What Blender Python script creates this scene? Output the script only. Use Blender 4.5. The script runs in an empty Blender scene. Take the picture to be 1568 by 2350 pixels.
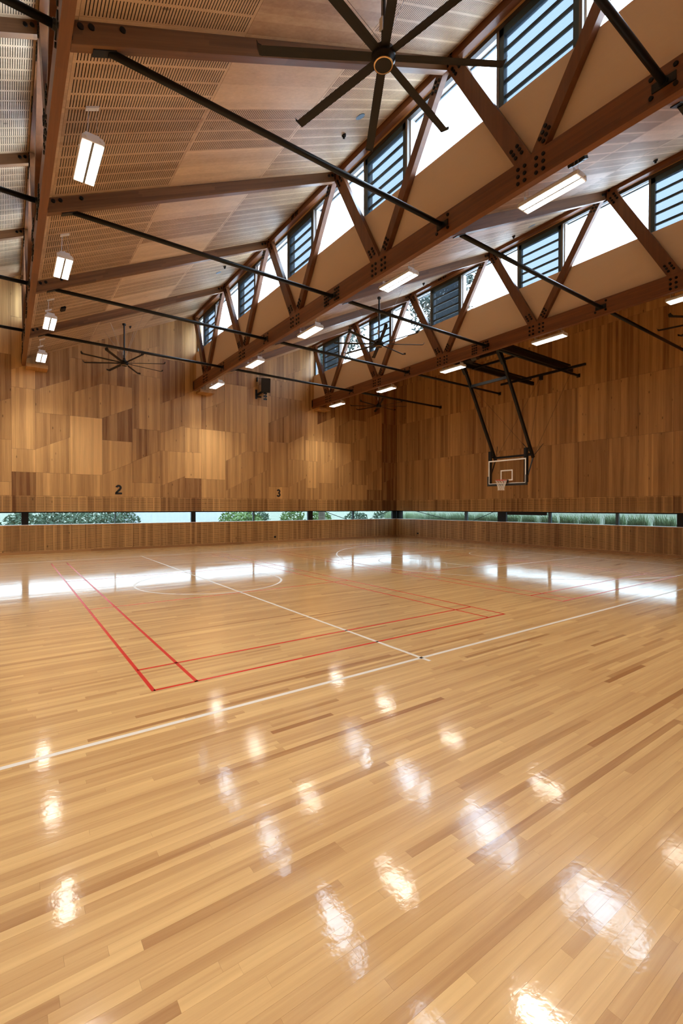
import bpy, math, random
import numpy as np
from mathutils import Vector, Matrix

scene = bpy.context.scene
COL = scene.collection
random.seed(7)

# ------------------------------------------------------------------ camera, sky, exposure
FPX, IMW, IMH = 1070.65, 1568.0, 2350.0
CAM = (0.0, 0.0, 1.91)
yaw, pitch, roll = math.radians(35.7616), math.radians(-0.5717), math.radians(0.0839)
fw = Vector((math.sin(yaw) * math.cos(pitch), math.cos(yaw) * math.cos(pitch), math.sin(pitch)))
rt0 = Vector((math.cos(yaw), -math.sin(yaw), 0.0))
up0 = rt0.cross(fw)
rt = rt0 * math.cos(roll) + up0 * math.sin(roll)
up = -rt0 * math.sin(roll) + up0 * math.cos(roll)
cd = bpy.data.cameras.new('camera')
cam = bpy.data.objects.new('camera', cd)
COL.objects.link(cam)
cd.sensor_fit = 'VERTICAL'
cd.sensor_height = 36.0
cd.lens = FPX / IMH * 36.0
cd.clip_start, cd.clip_end = 0.05, 1000.0
cam.matrix_world = Matrix(((rt.x, up.x, -fw.x, CAM[0]), (rt.y, up.y, -fw.y, CAM[1]), (rt.z, up.z, -fw.z, CAM[2]), (0, 0, 0, 1)))
scene.camera = cam

SKY_STRENGTH = 17.0
LAMP_STRENGTH = 24.0
LAMP_WATTS, LAMP_SPREAD = 32.0, 104.0
vs = scene.view_settings
vs.view_transform = 'Standard'
vs.look = 'None'
vs.gamma = 1.0
vs.use_curve_mapping = False
vs.exposure = 0.0
try:
    scene.cycles.use_denoising = True
    scene.cycles.max_bounces = 8
    scene.cycles.diffuse_bounces = 5
    scene.cycles.adaptive_threshold = 0.04
    scene.cycles.transparent_max_bounces = 12
    scene.cycles.sample_clamp_indirect = 6.0
except Exception:
    pass

world = bpy.data.worlds.new('overcast_sky')
scene.world = world
world.use_nodes = True
wn = world.node_tree
wn.nodes.clear()
w_out = wn.nodes.new('ShaderNodeOutputWorld')
w_bg = wn.nodes.new('ShaderNodeBackground')
w_tc = wn.nodes.new('ShaderNodeTexCoord')
w_sep = wn.nodes.new('ShaderNodeSeparateXYZ')
w_ramp = wn.nodes.new('ShaderNodeValToRGB')
w_ramp.color_ramp.elements[0].position = 0.0
w_ramp.color_ramp.elements[0].color = (0.78, 0.89, 1.0, 1)
w_ramp.color_ramp.elements[1].position = 0.9
w_ramp.color_ramp.elements[1].color = (0.64, 0.81, 1.0, 1)
w_bg.inputs['Strength'].default_value = SKY_STRENGTH
wn.links.new(w_tc.outputs['Generated'], w_sep.inputs[0])
wn.links.new(w_sep.outputs['Z'], w_ramp.inputs['Fac'])
wn.links.new(w_ramp.outputs['Color'], w_bg.inputs['Color'])
wn.links.new(w_bg.outputs[0], w_out.inputs[0])

# ------------------------------------------------------------------ dimensions (metres)
XL, XR = -13.1, 20.75            # hall left / right walls
YF, YB = -1.6, 22.65             # hall front / back walls
TX = [0.54, 7.42, 14.20]         # left faces of the trusses in view
TALL = [-13.1, -6.29, 0.54, 7.42, 14.20, 20.95]
TT = 0.135                       # truss thickness
CS = 0.492                       # roof slope
CZ0 = 7.786                      # ceiling height at a truss's left face
TOPN = [2.63, 6.66, 10.70, 14.78, 18.82, 22.62]     # top nodes / rafters
BOTN = [0.66, 4.70, 8.76, 12.83, 16.88, 20.95]      # bottom nodes
ZC0, ZC1 = 7.56, 8.03            # bottom chord
ZT0, ZT1 = 11.00, 11.24          # top chord
SILL, HEAD, SLAT = 1.185, 1.665, 2.37


def ceil_z(k, x):
    return CZ0 + CS * (x - TALL[k])


# ------------------------------------------------------------------ mesh helpers
class MB:
    def __init__(s):
        s.v, s.f, s.t = [], [], []
        s.tone = 0.5

    def add(s, vs_, fs):
        n = len(s.v)
        s.v.extend(vs_)
        for q in fs:
            s.f.append([n + i for i in q])
            s.t.append(s.tone)
        return s

    def quad(s, a, b, c, d):
        return s.add([a, b, c, d], [(0, 1, 2, 3)])

    def box(s, x0, x1, y0, y1, z0, z1):
        v = [(x, y, z) for z in (z0, z1) for y in (y0, y1) for x in (x0, x1)]
        return s.add(v, [(0, 2, 3, 1), (4, 5, 7, 6), (0, 1, 5, 4), (2, 6, 7, 3), (0, 4, 6, 2), (1, 3, 7, 5)])

    def bar(s, a, b, w, h, upv=(0, 0, 1)):
        """rectangular bar from a to b, w across (side), h along up"""
        a, b = Vector(a), Vector(b)
        d = (b - a).normalized()
        u = Vector(upv)
        sd = d.cross(u)
        if sd.length < 1e-6:
            sd = d.cross(Vector((1, 0, 0)))
        sd.normalize()
        u = sd.cross(d).normalized()
        v = []
        for p in (a, b):
            for i, j in ((-1, -1), (1, -1), (1, 1), (-1, 1)):
                v.append(tuple(p + sd * (i * w / 2) + u * (j * h / 2)))
        return s.add(v, [(3, 2, 1, 0), (4, 5, 6, 7), (0, 1, 5, 4), (1, 2, 6, 5), (2, 3, 7, 6), (3, 0, 4, 7)])

    def tube(s, a, b, r, n=12, r2=None, cap=True):
        a, b = Vector(a), Vector(b)
        r2 = r if r2 is None else r2
        d = (b - a).normalized()
        u = d.cross(Vector((0, 0, 1)))
        if u.length < 1e-4:
            u = Vector((1, 0, 0))
        u.normalize()
        w = d.cross(u)
        v = []
        for p, q in ((a, r), (b, r2)):
            for i in range(n):
                t = 2 * math.pi * i / n
                v.append(tuple(p + u * (q * math.cos(t)) + w * (q * math.sin(t))))
        fs = [(i, (i + 1) % n, n + (i + 1) % n, n + i) for i in range(n)]
        if cap:
            fs += [tuple(range(n))[::-1], tuple(range(n, 2 * n))]
        return s.add(v, fs)

    def prism(s, pts, off):
        """closed polygon pts (3D) extruded by off"""
        n = len(pts)
        o = Vector(off)
        v = [tuple(p) for p in pts] + [tuple(Vector(p) + o) for p in pts]
        fs = [tuple(range(n)), tuple(range(2 * n - 1, n - 1, -1))]
        fs += [(i, n + i, n + (i + 1) % n, (i + 1) % n) for i in range(n)]
        return s.add(v, fs)

    def lathe(s, prof, n=24, at=(0, 0, 0)):
        """prof = [(r, z)...] about the z axis"""
        v, fs = [], []
        for r, z in prof:
            for i in range(n):
                t = 2 * math.pi * i / n
                v.append((at[0] + r * math.cos(t), at[1] + r * math.sin(t), at[2] + z))
        for k in range(len(prof) - 1):
            for i in range(n):
                j = (i + 1) % n
                fs.append((k * n + i, k * n + j, (k + 1) * n + j, (k + 1) * n + i))
        return s.add(v, fs)

    def mesh(s, name, mat):
        me = bpy.data.meshes.new(name)
        me.from_pydata(s.v, [], s.f)
        at = me.attributes.new('tone', 'FLOAT', 'FACE')
        at.data.foreach_set('value', s.t)
        if mat:
            me.materials.append(mat)
        me.update()
        return me

    def build(s, name, mat, parent=None, smooth=False, fix=False):
        me = s.mesh(name, mat)
        if fix:
            import bmesh
            bm = bmesh.new()
            bm.from_mesh(me)
            bmesh.ops.recalc_face_normals(bm, faces=bm.faces)
            bm.to_mesh(me)
            bm.free()
        if smooth:
            me.polygons.foreach_set('use_smooth', [True] * len(me.polygons))
        return link(name, me, parent)


def link(name, me, parent=None, loc=None):
    o = bpy.data.objects.new(name, me)
    COL.objects.link(o)
    if loc is not None:
        o.location = loc
    if parent is not None:
        o.parent = parent
        if me is None or True:
            pass
    return o


def empty(name, loc=(0, 0, 0)):
    o = bpy.data.objects.new(name, None)
    o.empty_display_size = 0.2
    COL.objects.link(o)
    o.location = loc
    return o


def tag(o, label=None, cat=None, group=None, kind=None):
    if label:
        o['label'] = label
    if cat:
        o['category'] = cat
    if group:
        o['group'] = group
    if kind:
        o['kind'] = kind
    return o


def copy_tree(o, parent=None):
    c = o.copy()
    COL.objects.link(c)
    if parent is not None:
        c.parent = parent
    for ch in list(o.children):
        copy_tree(ch, c)
    return c


# ------------------------------------------------------------------ materials
class NT:
    def __init__(s, name):
        s.m = bpy.data.materials.new(name)
        s.m.use_nodes = True
        s.t = s.m.node_tree
        s.t.nodes.clear()
        s.out = s.t.nodes.new('ShaderNodeOutputMaterial')

    def n(s, typ, **kw):
        nd = s.t.nodes.new('ShaderNode' + typ)
        for k, v in kw.items():
            if k.startswith('i_'):
                nd.inputs[k[2:].replace('_', ' ')].default_value = v
            else:
                setattr(nd, k, v)
        return nd

    def l(s, a, b):
        s.t.links.new(a, b)

    def math(s, op, a, b=None, c=None):
        nd = s.t.nodes.new('ShaderNodeMath')
        nd.operation = op
        for i, x in enumerate((a, b, c)):
            if x is None:
                continue
            if isinstance(x, (int, float)):
                nd.inputs[i].default_value = x
            else:
                s.l(x, nd.inputs[i])
        return nd.outputs[0]

    def mix(s, fac, a, b, blend='MIX'):
        nd = s.t.nodes.new('ShaderNodeMix')
        nd.data_type = 'RGBA'
        nd.blend_type = blend
        nd.clamp_factor = True
        for i, x in ((0, fac), (6, a), (7, b)):
            if isinstance(x, (int, float)):
                nd.inputs[i].default_value = x
            elif isinstance(x, tuple):
                nd.inputs[i].default_value = (*x[:3], 1)
            else:
                s.l(x, nd.inputs[i])
        return nd.outputs[2]


def plain(name, col, rough=0.5, metal=0.0, emit=None, spec=0.5, noise=0.0):
    t = NT(name)
    b = t.n('BsdfPrincipled')
    b.inputs['Base Color'].default_value = (*col, 1)
    b.inputs['Roughness'].default_value = rough
    b.inputs['Metallic'].default_value = metal
    b.inputs['Specular IOR Level'].default_value = spec
    if noise:
        nz = t.n('TexNoise')
        nz.inputs['Scale'].default_value = 35.0
        nz.inputs['Detail'].default_value = 4.0
        c = t.mix(nz.outputs['Fac'], tuple(x * (1 - noise) for x in col), tuple(min(1, x * (1 + noise)) for x in col))
        t.l(c, b.inputs['Base Color'])
    if emit:
        b.inputs['Emission Color'].default_value = (*emit[0], 1)
        b.inputs['Emission Strength'].default_value = emit[1]
    t.l(b.outputs[0], t.out.inputs[0])
    return t.m


def wood(name, dark, light, grain='z', across='x', strip=0.0, rough=0.5, knots=0.0, w_tone=0.6, w_strip=0.5, w_grain=0.4,
         coat=0.0, bump=0.0, bias=0.0, slope=False, spec=0.4, joints=0.0):
    """timber: tone attribute per face + veneer strips + stretched grain, all from world position"""
    t = NT(name)
    geo = t.n('NewGeometry')
    sep = t.n('SeparateXYZ')
    t.l(geo.outputs['Position'], sep.inputs[0])
    ax = {'x': sep.outputs[0], 'y': sep.outputs[1], 'z': sep.outputs[2]}
    if slope:                                     # coordinate square to the roof slope
        ax['z'] = t.math('SUBTRACT', ax['z'], t.math('MULTIPLY', ax['x'], CS))
    at = t.n('Attribute', attribute_name='tone', attribute_type='GEOMETRY')
    tone = at.outputs['Fac']
    third = [c for c in 'xyz' if c not in (grain, across)][0]
    comb = t.n('CombineXYZ')
    t.l(t.math('MULTIPLY', ax[grain], 0.9), comb.inputs[0])
    t.l(t.math('MULTIPLY', ax[across], 26.0), comb.inputs[1])
    t.l(t.math('MULTIPLY', ax[third], 26.0), comb.inputs[2])
    nz = t.n('TexNoise', noise_dimensions='4D')
    t.l(comb.outputs[0], nz.inputs['Vector'])
    t.l(t.math('MULTIPLY', tone, 371.0), nz.inputs['W'])
    nz.inputs['Scale'].default_value = 1.0
    nz.inputs['Detail'].default_value = 5.0
    nz.inputs['Roughness'].default_value = 0.62
    nz.inputs['Distortion'].default_value = 0.35
    g = t.math('SUBTRACT', nz.outputs['Fac'], 0.5)
    comb2 = t.n('CombineXYZ')
    t.l(t.math('MULTIPLY', ax[grain], 0.35), comb2.inputs[0])
    t.l(t.math('MULTIPLY', ax[across], 6.0), comb2.inputs[1])
    t.l(t.math('MULTIPLY', ax[third], 6.0), comb2.inputs[2])
    nz2 = t.n('TexNoise', noise_dimensions='4D')
    t.l(comb2.outputs[0], nz2.inputs['Vector'])
    t.l(t.math('MULTIPLY', tone, 173.0), nz2.inputs['W'])
    nz2.inputs['Scale'].default_value = 1.0
    nz2.inputs['Detail'].default_value = 3.0
    g2 = t.math('SUBTRACT', nz2.outputs['Fac'], 0.5)
    fac = t.math('MULTIPLY_ADD', t.math('SUBTRACT', tone, 0.5), w_tone, 0.5 + bias)
    fac = t.math('MULTIPLY_ADD', g, w_grain * 1.6, fac)
    fac = t.math('MULTIPLY_ADD', g2, w_grain * 1.4, fac)
    if strip:
        idx = t.math('FLOOR', t.math('DIVIDE', ax[across], strip))
        idx2 = t.math('FLOOR', t.math('DIVIDE', ax[across], strip * 2.7))
        seg = t.math('MULTIPLY', tone, 91.7)
        if joints:
            sh = t.n('TexWhiteNoise', noise_dimensions='1D')
            t.l(idx, sh.inputs['W'])
            seg = t.math('ADD', seg, t.math('FLOOR', t.math('ADD', t.math('DIVIDE', ax[grain], joints), t.math('MULTIPLY', sh.outputs['Value'], 7.0))))
        wn_ = t.n('TexWhiteNoise', noise_dimensions='2D')
        cv = t.n('CombineXYZ')
        t.l(idx, cv.inputs[0])
        t.l(seg, cv.inputs[1])
        t.l(cv.outputs[0], wn_.inputs['Vector'])
        wn2 = t.n('TexWhiteNoise', noise_dimensions='2D')
        cv2 = t.n('CombineXYZ')
        t.l(idx2, cv2.inputs[0])
        t.l(t.math('MULTIPLY', tone, 53.3), cv2.inputs[1])
        t.l(cv2.outputs[0], wn2.inputs['Vector'])
        sv = t.math('SUBTRACT', wn_.outputs['Value'], 0.5)
        sv2 = t.math('SUBTRACT', wn2.outputs['Value'], 0.5)
        fac = t.math('MULTIPLY_ADD', sv, w_strip * 0.7, fac)
        fac = t.math('MULTIPLY_ADD', sv2, w_strip * 0.5, fac)
    ramp = t.n('ValToRGB')
    e = ramp.color_ramp.elements
    e[0].position, e[0].color = 0.0, (*dark, 1)
    e[1].position, e[1].color = 1.0, (*light, 1)
    t.l(fac, ramp.inputs['Fac'])
    colr = ramp.outputs['Color']
    if knots:
        ck = t.n('CombineXYZ')
        t.l(t.math('MULTIPLY', ax[grain], 2.6), ck.inputs[0])
        t.l(t.math('MULTIPLY', ax[across], 7.0), ck.inputs[1])
        t.l(t.math('MULTIPLY', tone, 37.0), ck.inputs[2])
        vo = t.n('TexVoronoi')
        vo.inputs['Scale'].default_value = 1.0
        t.l(ck.outputs[0], vo.inputs['Vector'])
        pick = t.n('TexWhiteNoise', noise_dimensions='3D')
        t.l(vo.outputs['Position'], pick.inputs['Vector'])
        k1 = t.math('LESS_THAN', pick.outputs['Value'], knots)
        pan = t.n('TexWhiteNoise', noise_dimensions='1D')
        t.l(t.math('MULTIPLY', tone, 77.7), pan.inputs['W'])
        k3 = t.math('GREATER_THAN', pan.outputs['Value'], 0.45)
        k2 = t.n('MapRange')
        k2.inputs['From Min'].default_value = 0.06
        k2.inputs['From Max'].default_value = 0.20
        k2.inputs['To Min'].default_value = 0.75
        k2.inputs['To Max'].default_value = 0.0
        t.l(vo.outputs['Distance'], k2.inputs['Value'])
        kk = t.math('MULTIPLY', t.math('MULTIPLY', k1, k3), k2.outputs[0])
        colr = t.mix(kk, colr, tuple(x * 0.35 for x in dark))
    b = t.n('BsdfPrincipled')
    t.l(colr, b.inputs['Base Color'])
    b.inputs['Roughness'].default_value = rough
    b.inputs['Specular IOR Level'].default_value = spec
    if coat:
        b.inputs['Coat Weight'].default_value = coat
        b.inputs['Coat Roughness'].default_value = 0.12
    if bump:
        bp = t.n('Bump')
        bp.inputs['Strength'].default_value = bump
        bp.inputs['Distance'].default_value = 0.002
        t.l(nz.outputs['Fac'], bp.inputs['Height'])
        t.l(bp.outputs[0], b.inputs['Normal'])
    t.l(b.outputs[0], t.out.inputs[0])
    return t.m


def floor_material():
    m = wood('strip_floor_timber', (0.35, 0.160, 0.048), (0.76, 0.505, 0.212), grain='x', across='y', rough=0.38, w_tone=0.75, w_grain=0.55, bias=0.08, spec=0.3)
    nt = m.node_tree
    b = [n for n in nt.nodes if n.type == 'BSDF_PRINCIPLED'][0]
    geo = [n for n in nt.nodes if n.type == 'NEW_GEOMETRY'][0]
    b.inputs['Coat Weight'].default_value = 1.0
    b.inputs['Coat IOR'].default_value = 1.52
    nz = nt.nodes.new('ShaderNodeTexNoise')
    nz.inputs['Scale'].default_value = 24.0
    nz.inputs['Detail'].default_value = 5.0
    nt.links.new(geo.outputs['Position'], nz.inputs['Vector'])
    big = nt.nodes.new('ShaderNodeTexNoise')
    big.inputs['Scale'].default_value = 0.9
    big.inputs['Detail'].default_value = 2.0
    nt.links.new(geo.outputs['Position'], big.inputs['Vector'])
    mr = nt.nodes.new('ShaderNodeMapRange')
    mr.inputs['From Min'].default_value = 0.3
    mr.inputs['From Max'].default_value = 0.7
    mr.inputs['To Min'].default_value = 0.06
    mr.inputs['To Max'].default_value = 0.115
    nt.links.new(big.outputs['Fac'], mr.inputs['Value'])
    nt.links.new(mr.outputs[0], b.inputs['Coat Roughness'])
    bp = nt.nodes.new('ShaderNodeBump')
    bp.inputs['Strength'].default_value = 0.10
    bp.inputs['Distance'].default_value = 0.004
    nt.links.new(nz.outputs['Fac'], bp.inputs['Height'])
    nt.links.new(bp.outputs[0], b.inputs['Coat Normal'])
    return m


def glass(name, tint=(0.95, 0.98, 1.0), gloss=1.0, milky=0.0):
    t = NT(name)
    tr = t.n('BsdfTransparent')
    tr.inputs[0].default_value = (*tint, 1)
    gl = t.n('BsdfGlossy')
    gl.inputs['Roughness'].default_value = 0.03
    geo = t.n('NewGeometry')
    dt = t.n('VectorMath', operation='DOT_PRODUCT')
    t.l(geo.outputs['Incoming'], dt.inputs[0])
    t.l(geo.outputs['Normal'], dt.inputs[1])
    c1 = t.math('SUBTRACT', 1.0, t.math('ABSOLUTE', dt.outputs['Value']))
    fres = t.math('MULTIPLY_ADD', t.math('POWER', c1, 5.0), 0.92, 0.04)
    mx = t.n('MixShader')
    t.l(t.math('MULTIPLY', fres, gloss), mx.inputs[0])
    if milky:
        tl = t.n('BsdfTranslucent')
        tl.inputs[0].default_value = (*tint, 1)
        m2 = t.n('MixShader')
        m2.inputs[0].default_value = milky
        t.l(tr.outputs[0], m2.inputs[1])
        t.l(tl.outputs[0], m2.inputs[2])
        t.l(m2.outputs[0], mx.inputs[1])
    else:
        t.l(tr.outputs[0], mx.inputs[1])
    t.l(gl.outputs[0], mx.inputs[2])
    t.l(mx.outputs[0], t.out.inputs[0])
    return t.m


M = {}
M['wall_x'] = wood('wall_veneer_back', (0.185, 0.074, 0.022), (0.78, 0.465, 0.180), 'z', 'x', strip=0.115, rough=0.5, knots=0.28, w_tone=0.95, w_strip=0.42, w_grain=0.34)
M['wall_y'] = wood('wall_veneer_side', (0.185, 0.074, 0.022), (0.78, 0.465, 0.180), 'z', 'y', strip=0.115, rough=0.5, knots=0.28, w_tone=0.95, w_strip=0.42, w_grain=0.34)
M['ceil'] = wood('ceiling_veneer', (0.29, 0.152, 0.072), (0.74, 0.52, 0.31), 'x', 'y', strip=0.14, rough=0.56, spec=0.7, knots=0.08, w_tone=0.8, w_strip=0.32, w_grain=0.32)
M['chord'] = wood('laminated_chord_timber', (0.055, 0.014, 0.0035), (0.26, 0.090, 0.025), 'y', 'z', strip=0.047, rough=0.4, w_tone=0.4, w_strip=0.35, w_grain=0.45, joints=1.3, spec=0.5)
M['rafter'] = wood('laminated_rafter_timber', (0.075, 0.027, 0.009), (0.27, 0.125, 0.048), 'x', 'z', strip=0.07, rough=0.45, w_tone=0.4, w_strip=0.5, w_grain=0.45, slope=True, joints=1.6)
M['web'] = wood('truss_web_timber', (0.065, 0.019, 0.006), (0.21, 0.078, 0.026), 'z', 'y', strip=0.06, rough=0.42, w_tone=0.4, w_strip=0.25, w_grain=0.4, spec=0.5)
M['base'] = wood('baseboard_timber', (0.20, 0.085, 0.03), (0.55, 0.30, 0.12), 'x', 'z', rough=0.45, w_tone=0.8, w_grain=0.3)
M['block'] = wood('bracket_timber', (0.24, 0.10, 0.03), (0.60, 0.32, 0.11), 'y', 'x', strip=0.14, rough=0.5, w_tone=0.5, w_strip=0.4)
M['floor'] = floor_material()
M['sub'] = plain('dark_cavity', (0.020, 0.012, 0.008), 0.9)
M['plaster'] = plain('cream_plasterboard', (0.66, 0.49, 0.345), 0.85, noise=0.02)
M['white'] = plain('white_painted_metal', (0.80, 0.80, 0.80), 0.4)
M['rib'] = plain('grey_lamp_rib', (0.16, 0.15, 0.14), 0.5)
M['pale'] = plain('pale_window_reveal', (0.72, 0.74, 0.74), 0.5)
M['black'] = plain('black_steel', (0.005, 0.005, 0.005), 0.45, spec=0.3)
M['strut'] = plain('charcoal_painted_steel', (0.007, 0.008, 0.009), 0.42, spec=0.35)
M['bolt'] = plain('black_bolt_steel', (0.005, 0.005, 0.005), 0.4, spec=0.3)
M['frame'] = plain('charcoal_window_frame', (0.040, 0.070, 0.090), 0.35)
M['head'] = plain('dark_bronze_track', (0.045, 0.036, 0.030), 0.45)
M['bronze'] = plain('bronze_mullion', (0.16, 0.13, 0.11), 0.4)
M['fan'] = plain('dark_brown_fan_paint', (0.009, 0.007, 0.006), 0.45, spec=0.3)
M['gold'] = plain('pale_gold_ring', (0.75, 0.50, 0.26), 0.3, 1.0)
M['lens'] = plain('lamp_lens', (0.9, 0.9, 0.9), 0.4, emit=((1.0, 0.93, 0.83), LAMP_STRENGTH))
M['wire'] = plain('thin_steel_wire', (0.45, 0.44, 0.43), 0.4, 0.8)
M['cable'] = plain('dark_cable', (0.05, 0.045, 0.04), 0.5)
M['glass'] = glass('clear_glass')
M['lowglass'] = glass('tinted_window_glass', (0.46, 0.50, 0.51))
M['louvre'] = glass('bluish_louvre_glass', (0.225, 0.250, 0.272), 0.5, 0.06)
M['board'] = glass('backboard_glass', (0.90, 0.88, 0.86), 0.8)
M['redline'] = plain('red_court_paint', (0.55, 0.028, 0.020), 0.22)
M['whiteline'] = plain('white_court_paint', (0.74, 0.71, 0.65), 0.22)
M['ink'] = plain('black_numeral', (0.010, 0.009, 0.009), 0.6)
M['padding'] = plain('black_rubber_padding', (0.014, 0.014, 0.014), 0.6)
M['rim'] = plain('orange_red_rim', (0.55, 0.055, 0.022), 0.35)
M['net'] = plain('off_white_net_cord', (0.78, 0.74, 0.66), 0.8)
M['grille'] = plain('black_speaker_grille', (0.008, 0.008, 0.008), 0.55)
M['disc'] = plain('blue_grey_disc', (0.13, 0.19, 0.25), 0.5)
M['sill'] = plain('pale_aluminium_sill', (0.80, 0.84, 0.86), 0.35, noise=0.03)
M['grass'] = plain('grassy_ground', (0.20, 0.21, 0.14), 0.9, noise=0.4)
M['road'] = plain('pale_road', (0.22, 0.22, 0.22), 0.9, noise=0.05)
M['leaf'] = plain('shrub_leaf', (0.12, 0.165, 0.11), 0.6, spec=0.05, noise=0.35)
M['leaf2'] = plain('bright_leaf', (0.18, 0.25, 0.09), 0.6, spec=0.05, noise=0.3)
M['leaf3'] = plain('tree_leaf', (0.030, 0.041, 0.037), 0.6, spec=0.05, noise=0.35)
M['straw'] = plain('tussock_blade', (0.44, 0.52, 0.34), 0.6, spec=0.05, noise=0.3)
M['bark'] = plain('bark', (0.16, 0.12, 0.09), 0.9, noise=0.3)
M['roof'] = plain('roof_sheet', (0.74, 0.77, 0.80), 0.6)

# ------------------------------------------------------------------ floor
floor = MB().box(XL - 0.2, XR + 0.2, YF - 0.2, YB + 0.2, -0.25, -0.0225).build('floor', M['sub'])
tag(floor, 'glossy pale timber strip floor with red and white court lines', kind='structure')
BW = 0.058
rng = random.Random(3)
boards = []
y = YF
row = 0
while y < YB:
    y1 = min(y + BW, YB)
    x = XL - rng.uniform(0, 1.5)
    rowbias = rng.gauss(0, 0.06)
    while x < XR:
        ln = rng.choice((0.6, 0.9, 1.2, 1.6, 2.1, 2.6)) * rng.uniform(0.8, 1.2)
        xa, xb = max(x, XL), min(x + ln, XR)
        if xb - xa > 0.02:
            r = rng.random()
            tone = min(0.98, max(0.02, rng.gauss(0.60, 0.15) + rowbias))
            if r < 0.02:
                tone = rng.uniform(-0.2, 0.08)
            elif r < 0.09:
                tone = rng.uniform(0.22, 0.38)
            boards.append((xa, xb, y, y1, tone, rng.gauss(0, 0.00007)))
        x += ln
    y = y1
    row += 1


for (px0, px1, py, tn) in ((1.08, 3.55, 3.16, -.22), (3.80, 6.2, 1.825, -.28), (-0.6, 2.3, 2.595, .08), (2.03, 4.9, 1.60, .06), (0.15, 0.53, 1.78, -.05)):
    r_ = math.floor((py - YF) / BW)
    ya_, yb_ = YF + r_ * BW, YF + (r_ + 1) * BW
    keep = []
    for b in boards:
        if abs((b[2] + b[3]) / 2 - (ya_ + yb_) / 2) < BW / 3 and b[1] > px0 and b[0] < px1:
            if b[0] < px0 - 0.05:
                keep.append((b[0], px0) + b[2:])
            if b[1] > px1 + 0.05:
                keep.append((px1, b[1]) + b[2:])
        else:
            keep.append(b)
    keep.append((px0, px1, ya_, yb_, tn, 0.0))
    boards = keep


def in_view(x, y_, z=0.0):
    d = Vector((x - CAM[0], y_ - CAM[1], z - CAM[2]))
    w = d.dot(fw)
    if w < 0.1:
        return None
    u = IMW / 2 + FPX * d.dot(rt) / w
    v = IMH / 2 - FPX * d.dot(up) / w
    return (u, v) if -20 < u < IMW + 20 and -20 < v < IMH + 20 else None


def board_size(b):
    xs = [b[0] + (b[1] - b[0]) * k / 6 for k in range(7)]
    ok = [in_view(x, (b[2] + b[3]) / 2) for x in xs]
    n = sum(1 for p in ok if p)
    if not n:
        return 0.0
    d = min(math.hypot(x, (b[2] + b[3]) / 2) for x, p in zip(xs, ok) if p)
    return (b[1] - b[0]) * n / 7 / (1.0 + d) ** 3


order = sorted(range(len(boards)), key=lambda i: -board_size(boards[i]))
single = set(order[:300])
GAP = 0.00022


def board_geo(mb, b):
    xa, xb, ya, yb, tone, tl = b
    mb.tone = tone
    xa, xb, ya, yb = xa + GAP, xb - GAP, ya + GAP, yb - GAP
    z0, z1 = tl, -tl
    mb.add([(xa, ya, z0), (xb, ya, z0), (xb, yb, z1), (xa, yb, z1), (xa, ya, -0.022), (xb, ya, -0.022), (xb, yb, -0.022), (xa, yb, -0.022)],
           [(0, 1, 2, 3), (4, 5, 1, 0), (5, 6, 2, 1), (6, 7, 3, 2), (7, 4, 0, 3), (7, 6, 5, 4)])


field = MB()
for i, b in enumerate(boards):
    if i in single:
        mb = MB()
        board_geo(mb, b)
        mb.build('floor_board', M['floor'], floor)
    else:
        board_geo(field, b)
tag(field.build('floor_boards', M['floor'], floor), kind='stuff')


def strip_line(name, x0, x1, y0, y1, mat):
    return MB().box(x0, x1, y0, y1, 0.0, 0.0009).build(name, mat, floor)


def arc_line(name, cx, cy, r, a0, a1, w, mat, n=72):
    mb = MB()
    vs_, fs = [], []
    for i in range(n + 1):
        a = math.radians(a0 + (a1 - a0) * i / n)
        c, s = math.cos(a), math.sin(a)
        for q in (r - w / 2, r + w / 2):
            vs_.append((cx + q * c, cy + q * s, 0.0011))
    for i in range(n):
        fs.append((2 * i, 2 * i + 1, 2 * i + 3, 2 * i + 2))
    mb.add(vs_, fs)
    return mb.build(name, mat, floor)


LW = 0.05
BX0, BX1, SY0, SY1, BCX, BCY = -9.6, 18.1, 4.20, 19.22, 4.28, 11.70
for (x0, x1, y0, y1) in ((BX0, BX1, SY0 - LW / 2, SY0 + LW / 2), (BX0, BX1, SY1 - LW / 2, SY1 + LW / 2), (BX1 - LW / 2, BX1 + LW / 2, SY0, SY1),
                         (BCX - LW / 2, BCX + LW / 2, SY0 - 0.15, SY1 + 0.15),
                         (12.3, BX1, BCY - 2.45 - LW / 2, BCY - 2.45 + LW / 2), (12.3, BX1, BCY + 2.45 - LW / 2, BCY + 2.45 + LW / 2),
                         (12.3 - LW / 2, 12.3 + LW / 2, BCY - 2.45, BCY + 2.45),
                         (15.1, BX1, SY0 + 0.9 - LW / 2, SY0 + 0.9 + LW / 2), (15.1, BX1, SY1 - 0.9 - LW / 2, SY1 - 0.9 + LW / 2)):
    strip_line('painted_line', x0, x1, y0, y1, M['whiteline'])['label'] = 'white painted court line'
a3 = math.degrees(math.asin((SY1 - 0.9 - BCY) / 6.75))
for args in ((BCX, BCY, 1.8, 0, 360), (12.3, BCY, 1.8, 90, 270), (16.5, BCY, 6.75, 180 - a3, 180 + a3), (16.5, BCY, 1.25, 90, 270)):
    arc_line('painted_line', *args, LW, M['whiteline'])['label'] = 'white painted court arc'
RW = 0.04
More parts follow.
